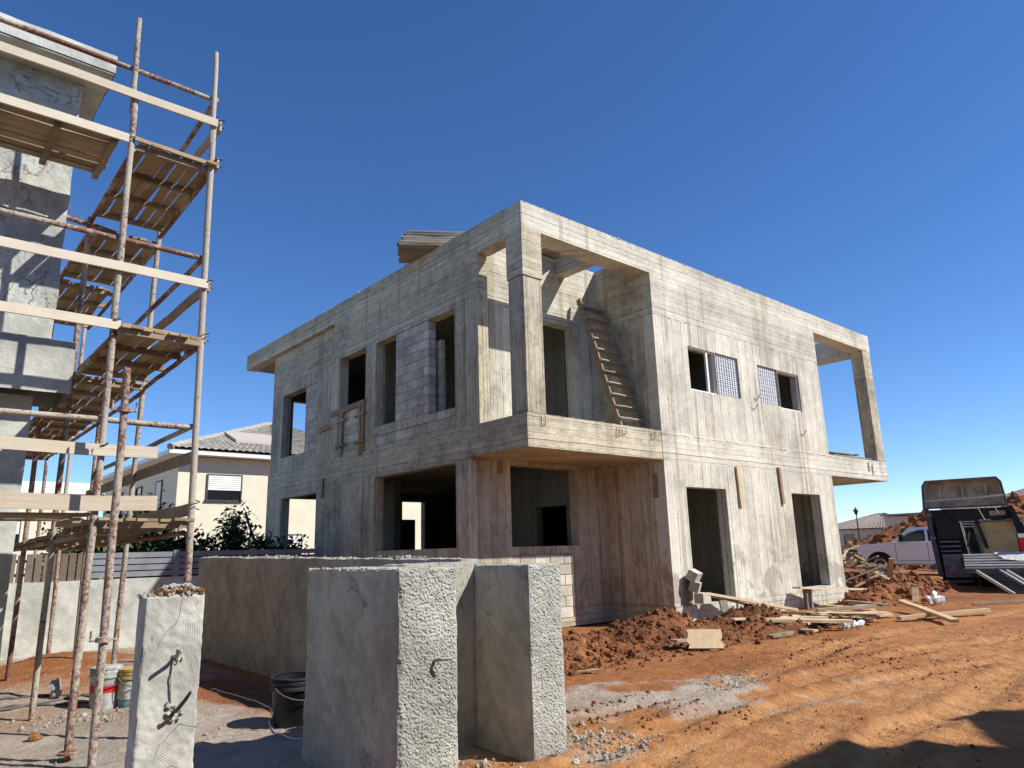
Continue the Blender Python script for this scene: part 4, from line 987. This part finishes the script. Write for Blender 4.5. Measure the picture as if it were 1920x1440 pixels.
# house behind the viewer whose shadow falls across the track
nb = thing('house', 'neighbouring flat roofed house standing behind the photographer', 'house', (2, -8, 0))
part('wall', MB().box((-9, -13, 0), (10.13, -3.02, 6.6)), M['lplaster'], nb); part('roof', MB().box((-9.1, -13.1, 6.602), (10.15, -3.0, 7.0)), M['band'], nb)
part('gable_wing', MB().add([(10.16, -3.0, 0), (12.9, -3.0, 0), (12.9, -3.0, 4.8), (12.37, -3.0, 5.43), (11.77, -3.0, 6.17), (11.42, -3.0, 6.65), (10.16, -3.0, 5.96), (10.16, -9, 0), (12.9, -9, 0), (12.9, -9, 4.8), (12.37, -9, 5.43), (11.77, -9, 6.17), (11.42, -9, 6.65), (10.16, -9, 5.96)],
     [(6, 5, 4, 3, 2, 1, 0), (7, 8, 9, 10, 11, 12, 13), (0, 1, 8, 7), (1, 2, 9, 8), (2, 3, 10, 9), (3, 4, 11, 10), (4, 5, 12, 11), (5, 6, 13, 12), (6, 0, 7, 13)]), M['lplaster'], nb)

# ------------------------------------------------------------------ yard clutter
def bucket(name, label, x, y, r, h, body, rim, lid=None, mark=None):
    z = H(x, y)-.01; t = thing(name, label, 'bucket', (x, y, z))
    part('body', MB().lathe((x, y, z), [(.001, 0), (r*.88, 0), (r*.98, h*.78), (r, h*.8), (r, h), (r*.95, h), (r*.93, h*.9), (.001, h*.88)], 30), M[body], t, True)
    part('rim', MB().lathe((x, y, z), [(r*1.0, h*.76), (r*1.06, h*.77), (r*1.06, h*.83), (r*1.0, h*.84), (r*1.05, h*.9), (r*1.05, h*.94), (r, h*.96), (r*1.07, h*.985), (r*1.07, h*1.02), (r*.97, h*1.02)], 30), M[rim], t, True)
    part('handle', MB().tube([(x+r*1.08*math.cos(a), y-r*.25-r*.9*abs(math.sin(a)), z+h*(.86-.28*math.sin(a))) for a in [math.pi*k/10 for k in range(11)]], .006, 6), M['steel'], t, True)
    if lid: part('lid', MB().lathe((x, y, z), [(r*1.02, h*1.0), (r*1.06, h*1.04), (r*.95, h*1.06), (.001, h*1.05)], 30), M[lid], t, True)
    if mark:
        for m_, z0_, z1_ in mark: part('label_band', MB().lathe((x, y, z), [(r*.9+r*.08*z0_+.004, h*z0_), (r*.9+r*.08*z1_+.004, h*z1_)], 30), M[m_], t, True)
    return t
bucket('bucket', 'white plastic bucket with red band and white lid behind the poles', 2.03, 9.06, .15, .40, 'dirtyw', 'dirtyw', 'dirtyw', [('red', .42, .60)])
bucket('bucket', 'blue printed bucket with yellow rim next to the white one', 2.27, 8.95, .145, .38, 'bluep', 'yellow', 'yellow', [('plate', .25, .72)])
bucket('drum', 'small black steel drum beside the shaded boundary pier', 3.13, 6.75, .22, .42, 'black', 'black_m')
def hose(label, pts, r, mat='hose'):
    pts = smooth_pts(pts, 8); P3 = [(x, y, H(x, y)+r*.8) for x, y in pts]
    solo('hose', MB().tube(P3, r, 6), M[mat], label, 'hose', P3[0], 'cables lying in the yard', True)
hose('grey cable running in a loop across the cement floor below the scaffold', [(.7, 9.8), (1.3, 10.0), (1.9, 9.7), (2.05, 9.4), (1.8, 9.35), (1.2, 9.65), (.5, 9.7)], .014)
hose('grey cable stretched beside the buckets to the scaffold foot', [(.4, 9.5), (1.3, 9.55), (2.1, 9.75), (2.7, 10.4), (2.9, 10.9), (2.5, 10.8), (2.3, 10.0)], .016)
hose('thin pale cable curving over dark clay beside the black drum', [(3.2, 9.2), (3.3, 8.0), (3.15, 7.3), (2.95, 6.9), (2.85, 6.45), (2.9, 6.1)], .008, 'alu')
hose('thin dark cable lying on the clay next to the long wall', [(3.9, 10.5), (3.6, 9.3), (3.7, 8.1), (3.5, 7.3), (3.3, 7.1)], .009)
# leaning sheet at the far left and a board by the edge
solo('plywood_sheet', MB().bar((.62, 7.2, 0), (.55, 7.7, 1.5), .7, .025, upv=(1, 0, 0)), M['grey_wood'], 'dark weathered plywood sheet leaning against the plastered house', 'plywood', (.6, 7.4, 0))
loose('plank', 'rough plank end poking in at the lower left corner', 'plank', (.35, 5.1, .03), (1.02, 5.95, .06), .22, .05, 'old_wood', None)
psk = MB()
for dz, r_ in ((.05, .07), (.12, .06), (.18, .035)): chunk(psk, (1.70+random.uniform(-.02, .02), 9.75, H(1.7, 9.75)+dz), r_, 1.2)
solo('paper_sack', psk, M['dirtyw'], 'crumpled white paper sack by the red scaffold pole', 'sack', (1.70, 9.75, .1))
rc = MB(); chunk(rc, (1.25, 7.9, H(1.25, 7.9)+.02), .08, .6); solo('rock', rc, M['dig'], 'lone lump of orange clay by the red pole base', 'rock', (1.25, 7.9, .05))
rods = thing('steel_rods', 'bundle of dark steel rods leaning out at the far left house corner', 'steel rods', (7.9, 19.0, 1.4))
for k in range(7):
    a = Vector((7.93+.03*k, 18.6-.1*k, .2)); b = Vector((7.95+random.uniform(-.05, .05), 21.0-.25*k+random.uniform(-.1, .1), 2.85-.22*k))
    part('rod', MB().tube([a, b], .03, 7), M['black_m'], rods)
part('fill', MB().box((7.93, 18.2, .0), (8.2, 19.2, .25)), M['grey_wood'], rods)

# ------------------------------------------------------------------ building debris in front of the house
G = 'loose timber on the ground'
LT = [
 ('long plank sloping from the first door down to the clay ridge', (12.62, 8.72, .58), (15.3, 8.3, .10), .16, .05, 'new_wood'),
 ('second grey plank beneath the sloping plank at the first door', (12.95, 8.85, .52), (14.6, 8.6, .15), .18, .03, 'old_wood'),
 ('plank ramp bridging from the second door towards the rubble heap', (16.3, 8.75, .50), (20.3, 8.2, .24), .22, .045, 'new_wood'),
 ('short post propping the plank at the second door', (16.62, 8.72, 0), (16.62, 8.72, .46), .09, .06, 'grey_wood'),
 ('twin post propping the plank at the second door, right one', (16.84, 8.72, 0), (16.84, 8.72, .46), .09, .06, 'grey_wood'),
 ('grey trestle leg below the first door plank', (12.95, 8.45, .0), (13.05, 8.62, .42), .16, .05, 'grey_wood'),
 ('square plywood offcut lying flat before the clay ridge', (9.62, 6.74, .27), (9.42, 6.58, .03), .50, .02, 'new_wood'),
 ('bent grey board end behind the square plywood offcut', (9.15, 6.95, .14), (9.7, 6.85, .12), .16, .03, 'old_wood'),
 ('small board half sunk in clay left of the timber heap', (11.0, 6.45, .06), (11.5, 6.35, .09), .12, .04, 'old_wood'),
 ('tiny wood sliver lying on the cement stained ground', (6.75, 6.62, .03), (6.95, 6.42, .05), .06, .02, 'new_wood'),
 ('long plank lying across the heap front pointing at the track', (17.0, 6.75, .22), (14.75, 4.98, .07), .14, .06, 'new_wood'),
 ('straight pale plank on bare ground beneath the trailer', (14.9, 6.0, .06), (17.0, 5.1, .10), .12, .06, 'new_wood'),
 ('thin stick on the ground below the trailer ramp', (19.0, 6.0, .05), (20.2, 5.2, .06), .06, .04, 'old_wood'),
 ('loose stick standing out of the rubble heap', (20.7, 8.4, .55), (20.2, 8.1, 1.05), .12, .03, 'new_wood'),
 ('short board stuck in the clay next to the white bag', (18.3, 6.95, .1), (18.55, 7.0, .42), .12, .03, 'new_wood'),
]
for lb, a, b, w, h, m in LT: loose('plank', lb, 'plank', a, b, w, h, m, G)
tp = thing('timber_pile', 'heap of pale timber offcuts on the ground before the second door', 'timber', (14, 6.8, 0))
for k in range(36):
    c = Vector((random.gauss(13.8, .95), random.gauss(6.85, .32), .05+.03*(k % 7))); an = random.choice((-.5, -.3, .1, .5, 1.0, -.9))+random.uniform(-.2, .2); L = random.uniform(.5, 1.7)
    d = Vector((math.cos(an), math.sin(an), random.uniform(-.05, .05)))*L/2
    plank(tp, 'board', c-d, c+d, random.choice((.1, .14, .18)), random.choice((.03, .05)), random.choice(('new_wood', 'new_wood', 'old_wood')))
rb = thing('timber_pile', 'tangled heap of splintered boards beside the white pickup', 'timber', (21, 10, .4))
for k in range(70):
    x = random.gauss(21.2, .9); y = random.gauss(10.0, .7); c = Vector((x, y, .35+.85*math.exp(-((x-21)/1.3)**2-((y-9.8)/1.0)**2))); an = random.uniform(0, 6.28); L = random.uniform(.4, 1.8)
    d = Vector((math.cos(an), math.sin(an), random.uniform(-.45, .45)))*L/2
    plank(rb, 'board', c-d, c+d, random.uniform(.06, .16), .03, random.choice(('old_wood', 'old_wood', 'grey_wood', 'new_wood')))
wbm = MB()
for dx, dz, r9 in ((0, .1, .15), (.12, .08, .11), (-.1, .07, .10), (.03, .2, .09)): chunk(wbm, (18.9+dx, 6.75-dx*.6, dz+.05), r9, .8)
solo('plastic_bag', wbm, M['white'], 'crumpled white plastic bag at the foot of the rubble heap', 'bag', (18.9, 6.75, .1))
bbm = MB()
for dx in (0, .12, .25, -.1): chunk(bbm, (13.35+dx, 6.25-dx*.4, .07), .10, .6)
solo('plastic_bag', bbm, M['eps'], 'pale blue plastic wrap tucked at the end of the timber heap', 'bag', (13.4, 6.3, .05), None)
# concrete blocks at the first door
for i, (c, rz, rx, lb) in enumerate((((12.52, 8.72, .50), .15, 0, 'pale concrete block standing beside the first door step'), ((12.50, 8.86, .72), .5, .3, 'grey concrete block resting on the pale one, tilted'), ((12.48, 8.85, .93), .3, .5, 'topmost concrete block leaning against the first door jamb'))):
    me = block_mesh('block', .34, .2, .2); me.materials[0] = M['block']
    o = bpy.data.objects.new('concrete_block', me); COL.objects.link(o); o.location = c; o.rotation_euler = (rx, 0, rz); props(o, lb, 'block', 'blocks at the door')

# ------------------------------------------------------------------ white pickup truck
def local(origin, fx, fy):
    return Matrix(((fx[0], fy[0], 0, origin[0]), (fx[1], fy[1], 0, origin[1]), (0, 0, 1, origin[2]), (0, 0, 0, 1)))
hd = Vector((-.30, .954, 0)).normalized(); lf_ = Vector((-hd.y, hd.x, 0))
pz = .22
PU = local((30.15, 13.5, pz), -hd, lf_)      # local x runs from front bumper to tail, y to the vehicle's left
pk = thing('pickup_truck', 'white single cab pickup truck parked behind the rubble heap', 'pickup truck', (31, 10.8, pz))
def arch(cx, r, z0, n=12): return [(cx+r*math.cos(a), z0+r*math.sin(a)) for a in [math.pi*k/n for k in range(n+1)]]
prof = [(.06, .48), (.0, .62), (.02, .98), (.12, 1.12), (.5, 1.17), (1.42, 1.22), (3.62, 1.22), (3.66, 1.25), (5.55, 1.25), (5.6, .55), (5.2, .46)] + arch(4.5, .47, .42) + [(3.9, .40), (1.55, .40)] + arch(.98, .47, .42) + [(.45, .45)]
def extrude(prof, ys, Mx, inset=None):
    mb = MB(); n = len(prof); rows = []
    for y, sx, dz in ys: rows.append([Mx @ Vector((x, y, z+dz)) for x, z in prof])
    vs = [v for r in rows for v in r]; fs = []
    for k in range(len(rows)-1):
        for i in range(n): fs.append((k*n+i, k*n+(i+1) % n, (k+1)*n+(i+1) % n, (k+1)*n+i))
    fs += [tuple(reversed(range(n))), tuple(range((len(rows)-1)*n, len(rows)*n))]
    return mb.add(vs, fs)
part('body', extrude(prof, [(-.98, 0, 0), (.98, 0, 0)], PU), M['paint_w'], pk)
gh_ = MB(); cb = [(1.42, 1.20), (3.6, 1.22), (3.42, 1.72), (3.2, 1.77), (2.25, 1.76), (2.1, 1.72)]
ctr = [PU @ Vector((x, s*(.95 if z < 1.5 else .76), z)) for s in (-1, 1) for x, z in cb]
gh_.add(ctr, [(0, 1, 2, 3, 4, 5), (11, 10, 9, 8, 7, 6), (0, 6, 7, 1), (1, 7, 8, 2), (2, 8, 9, 3), (3, 9, 10, 4), (4, 10, 11, 5), (5, 11, 6, 0)]); part('cab', gh_, M['paint_w'], pk)
def side_pt(x, z, o=.008): y = .95-(z-1.2)/.52*.19 if z > 1.2 else .98; return PU @ Vector((x, y+o, z))
wd = part('side_window', MB().add([side_pt(1.66, 1.235), side_pt(2.62, 1.235), side_pt(2.62, 1.66), side_pt(2.2, 1.655)], [(0, 1, 2, 3)]), M['glass'], pk)
part('side_window', MB().add([side_pt(2.72, 1.235), side_pt(3.45, 1.235), side_pt(3.32, 1.66), side_pt(2.72, 1.66)], [(0, 1, 2, 3)]), M['glass'], pk)
part('windscreen', MB().add([PU @ Vector(p) for p in ((1.50, -.86, 1.255), (1.50, .86, 1.255), (2.08, .72, 1.70), (2.08, -.72, 1.70))], [(0, 1, 2, 3)]), M['glass'], pk)
dr = MB()
for x in (1.58, 2.67, 3.62): dr.obox(PU, (x-.008, .975, .52), (x+.008, .983, 1.19))
dr.obox(PU, (1.58, .975, .515), (3.62, .983, .53)); drp = part('door_gap', dr, M['rubber'], pk)
part('door_handle', MB().obox(PU, (2.42, .98, 1.06), (2.6, 1.01, 1.09)), M['paint_w'], pk)
part('mirror', MB().obox(PU, (1.75, .99, 1.24), (1.9, 1.24, 1.50)), M['black'], pk)
part('sill', MB().obox(PU, (1.6, .94, .36), (3.9, 1.02, .42)), M['chrome'], pk)
part('front_bumper', MB().obox(PU, (-.10, -.96, .42), (.08, .96, .66)), M['chrome'], pk)
part('headlight', MB().obox(PU, (-.02, .62, .78), (.22, .99, .98)), M['glass'], pk); part('headlight', MB().obox(PU, (-.02, -.99, .78), (.22, -.62, .98)), M['glass'], pk)
part('grille', MB().obox(PU, (-.03, -.58, .70), (.05, .58, 1.0)), M['black'], pk)
for cx in (.98, 4.5):
    for s in (-1, 1):
        ring = lambda prof_: MB().add(*(lambda vs, k, n: ([PU @ Vector((cx+r*math.cos(2*math.pi*j/n), s*(.72+y), .39+r*math.sin(2*math.pi*j/n))) for r, y in vs for j in range(n)], [(i*n+j, i*n+(j+1) % n, (i+1)*n+(j+1) % n, (i+1)*n+j) for i in range(k-1) for j in range(n)]))(prof_, len(prof_), 22))
        w = part('wheel', ring([(.05, .02), (.24, .02), (.36, .0), (.39, .04), (.39, .2), (.36, .245), (.25, .25)]), M['rubber'], pk, True)
        part('rim', ring([(.25, .24), (.22, .2), (.10, .16), (.06, .22), (.001, .22)]), M['alu'], w, True)
part('wheel_well', MB().obox(PU, (.5, -.9, .35), (1.46, .9, 1.0)).obox(PU, (4.02, -.9, .35), (4.98, .9, 1.0)), M['rubber'], pk)

# ------------------------------------------------------------------ black machine trailer and flat deck trailer
e_ = Vector((.9545, .298, 0)); r_ = Vector((.298, -.9545, 0))
O_ = Vector((24.52, 8.65, 0))                      # left edge of the black trailer's open end
TR = local((O_.x, O_.y, 0), r_, e_)                # local x to the right, y away from the viewer
bt = thing('box_trailer', 'black box trailer with raised tan lined roof hatch and wooden panel', 'trailer', (25.3, 7.6, .1))
sh = MB()
F0 = [(.12, .38), (2.72, .38), (2.24, 2.40), (.02, 2.40)]; F1 = [(.12, .38), (2.60, .38), (2.2, 2.38), (.05, 2.38)]
vs = [TR @ Vector((x, .35, z)) for x, z in F0]+[TR @ Vector((x, 3.2, z)) for x, z in F1]
sh.add(vs, [(0, 1, 2, 3), (7, 6, 5, 4), (0, 4, 5, 1), (1, 5, 6, 2), (2, 6, 7, 3), (3, 7, 4, 0)]); part('body', sh, M['black_m'], bt)
part('side_flange', MB().add([TR @ Vector(p) for p in ((.0, -.02, 2.42), (.12, -.02, 2.42), (.26, -.02, .42), (.12, -.02, .42), (.0, .348, 2.42), (.12, .348, 2.42), (.26, .348, .42), (.12, .348, .42))], [(0, 3, 2, 1), (4, 5, 6, 7), (0, 1, 5, 4), (1, 2, 6, 5), (2, 3, 7, 6), (3, 0, 4, 7)]), M['dgrey'], bt)
part('side_flange', MB().add([TR @ Vector(p) for p in ((2.16, -.02, 2.42), (2.28, -.02, 2.42), (2.86, -.02, .42), (2.5, -.02, .42), (2.16, .348, 2.42), (2.28, .348, 2.42), (2.86, .348, .42), (2.5, .348, .42))], [(0, 3, 2, 1), (4, 5, 6, 7), (0, 1, 5, 4), (1, 2, 6, 5), (2, 3, 7, 6), (3, 0, 4, 7)]), M['black'], bt)
part('lower_panel', MB().obox(TR, (.3, .02, .42), (1.0, .34, 1.05)), M['mgrey'], bt)
for k, z in enumerate((1.12, 1.26, 1.40)): part('shelf', MB().obox(TR, (.28, .03, z), (.82, .34, z+.05)), M['mgrey'], bt)
part('locker', MB().obox(TR, (.26, .1, 1.5), (.86, .345, 2.05)), M['black'], bt)
part('strut', MB().bar(TR @ Vector((.92, .0, 2.0)), TR @ Vector((1.02, .0, 1.0)), .05, .05), M['alu'], bt)
part('strut', MB().bar(TR @ Vector((1.32, -.02, 2.05)), TR @ Vector((1.62, -.02, .5)), .09, .06), M['black'], bt)
part('tool_tray', MB().obox(TR, (.75, -.22, .55), (1.28, .015, .95)), M['dgrey'], bt)
for k in range(4): part('step_slat', MB().obox(TR, (.76, -.235, .60+.09*k), (1.27, -.222, .65+.09*k)), M['black'], bt)
part('step', MB().obox(TR, (.30, -.12, .22), (1.0, .2, .30)), M['dgrey'], bt)
part('number_plate', MB().obox(TR, (1.70, .325, 2.16), (2.1, .346, 2.30)), M['plate'], bt)
for k, (x0_, x1_, z) in enumerate(((.85, 1.35, 1.99), (.9, 1.5, 1.92), (.88, 1.3, 1.84), (1.4, 1.7, 2.02))): part('hanging_strap', MB().obox(TR, (x0_, .2, z), (x1_, .342, z+.035)), M['plate'], bt)
wp = part('wooden_panel', MB().bar(TR @ Vector((1.98, -.1, 1.02)), TR @ Vector((1.86, .22, 2.0)), 1.30, .05, upv=(e_.x, e_.y, 0)), M['stained'], bt)
part('panel_rim', MB().tube([TR @ Vector(p) for p in ((1.36, -.14, 1.02), (1.26, .14, 1.92), (1.34, .18, 1.99), (2.38, .18, 1.99), (2.46, .14, 1.92), (2.62, -.14, 1.02))], .03, 8), M['grey_wood'], bt, True)
for x in (1.55, 1.98): part('hook', MB().tube([TR @ Vector((x, .15, 2.02)), TR @ Vector((x-.12, .3, 2.38))], .018, 6), M['dgrey'], bt)
# raised hatch: shallow tray, open towards the viewer
ht = MB()
def tray(x0, x1, z0, z1, d, lean, t=.05):
    c = .16
    outer = [(x0, z0), (x1, z0), (x1-.05, z1-c), (x1-.05-c*.7, z1), (x0+.05+c*.7, z1), (x0+.05, z1-c)]
    n = len(outer); vs = []
    cx, cz = (x0+x1)/2, (z0+z1)/2
    for dd, k in ((-d, 1.0), (-d, .94), (.02, .86), (.10, 1.0)):
        for x, z in outer: vs.append(TR @ Vector((cx+(x-cx)*k, dd+lean*(z-z0)+.1, cz+(z-cz)*k)))
    fs = []; mi = []
    for i in range(n):
        j = (i+1) % n; fs += [(i, n+i, n+j, j), (n+i, 2*n+i, 2*n+j, n+j), (3*n+i, i, j, 3*n+j)]; mi += [0, 1, 0]
    fs += [tuple(range(2*n, 3*n)), tuple(reversed(range(3*n, 4*n)))]; mi += [1, 0]
    m = MB(); m.add(vs, fs); m.m = mi; return m
hatch = part('roof_hatch', tray(-.02, 2.18, 2.43, 3.30, .35, .25), [M['dgrey'], M['lining']], bt)
for x in (.5, 1.1, 1.7): part('hatch_rib', MB().obox(TR, (x-.03, .10, 2.6), (x+.03, .2, 3.1)), M['lining'], hatch)
part('cross_bar', MB().tube([TR @ Vector((.06, -.2, 2.66)), TR @ Vector((2.12, -.2, 2.72))], .03, 8), M['alu'], bt, True)
for x in (.55, 2.2):
    part('wheel', MB().tube([TR @ Vector((x-.12, 1.5, .38)), TR @ Vector((x+.12, 1.5, .38))], .38, 18), M['rubber'], bt, True)
for x in (.42, 2.35): part('tail_lamp', MB().obox(TR, (x, -.04, .46), (x+.16, -.022, .54)), M['red'], bt)
part('air_hose', MB().tube([TR @ Vector(p) for p in ((1.1, -.02, 1.7), (1.0, -.06, 1.3), (1.15, -.08, 1.0), (1.3, -.06, 1.25), (1.25, -.02, 1.6))], .025, 6), M['hose'], bt, True)
for z in (.7, 1.5, 2.2): part('hinge', MB().obox(TR, (.05, -.04, z), (.2, -.021, z+.09)), M['mgrey'], bt)
part('bumper', MB().obox(TR, (.3, -.1, .38), (2.6, -.03, .44)), M['mgrey'], bt)
part('jack_leg', MB().tube([TR @ Vector((1.15, .2, .05)), TR @ Vector((1.15, .2, .5))], .05, 8), M['dgrey'], bt)
part('chassis', MB().obox(TR, (.2, .4, .26), (2.6, 3.3, .38)), M['black_m'], bt)
D0 = Vector((0, 0, 0))+Vector((.953, .302, 0))*24.6; rr_ = Vector((.302, -.953, 0)); ee_ = Vector((.953, .302, 0))
DT = local((D0.x, D0.y, 0), rr_, ee_)
dt = thing('deck_trailer', 'low trailer with pale slatted deck and grey ladder ramps lowered', 'trailer', (23.6, 6.5, .1))
for k in range(6):
    y = .42-.15*k; z = 1.04-.068*k
    part('deck_slat', MB().obox(DT, (.0, y-.06, z-.02), (3.6, y+.06, z+.02)), M['alu'] if k % 2 else M['white'], dt)
part('frame', MB().obox(DT, (.0, -.47, .55), (3.6, -.41, .66)).obox(DT, (-.06, -.47, .55), (-.002, .5, .66)), M['dgrey'], dt)
part('frame', MB().obox(DT, (.1, -.3, .50), (3.6, 3.4, .60)), M['black_m'], dt)
def ramp(u0, w, skew=.75):
    a = DT @ Vector((u0, -.45, .62)); b = DT @ Vector((u0+skew, -1.35, .05)); a2 = DT @ Vector((u0+w, -.45, .62)); b2 = DT @ Vector((u0+w+skew, -1.35, .05))
    rp = part('ramp', MB().bar(a, b, .05, .08).bar(a2, b2, .05, .08), M['alu'], dt)
    for k in range(1, 11):
        t_ = k/11; part('rung', MB().bar(a.lerp(b, t_), a2.lerp(b2, t_), .055, .03), M['dgrey'], rp)
for u in (.25, .95, 1.75, 2.4): ramp(u, .55)
tl = part('lamp_box', MB().obox(DT, (1.38, .45, 1.08), (1.92, .7, 1.62)), M['black'], dt)
part('red_lens', MB().obox(DT, (1.40, .435, 1.14), (1.64, .449, 1.48)), M['red'], tl); part('white_lens', MB().obox(DT, (1.40, .435, 1.485), (1.64, .449, 1.60)), M['white'], tl); part('side_plate', MB().obox(DT, (1.78, .43, 1.12), (1.92, .449, 1.60)), M['alu'], tl)
part('cover_sheet', MB().add([DT @ Vector(p) for p in ((.75, .45, 1.10), (1.55, .42, 1.11), (1.75, -.05, .91), (1.35, -.12, .87), (.95, -.02, .92))], [(0, 1, 2, 3, 4)]), M['plate'], dt)
for x in (.6, 2.9): part('wheel', MB().tube([DT @ Vector((x-.1, 1.4, .36)), DT @ Vector((x+.1, 1.4, .36))], .36, 18), M['rubber'], dt, True)
part('tool_box', MB().obox(DT, (2.1, .4, 1.08), (3.4, 1.0, 1.42)), M['black'], dt)
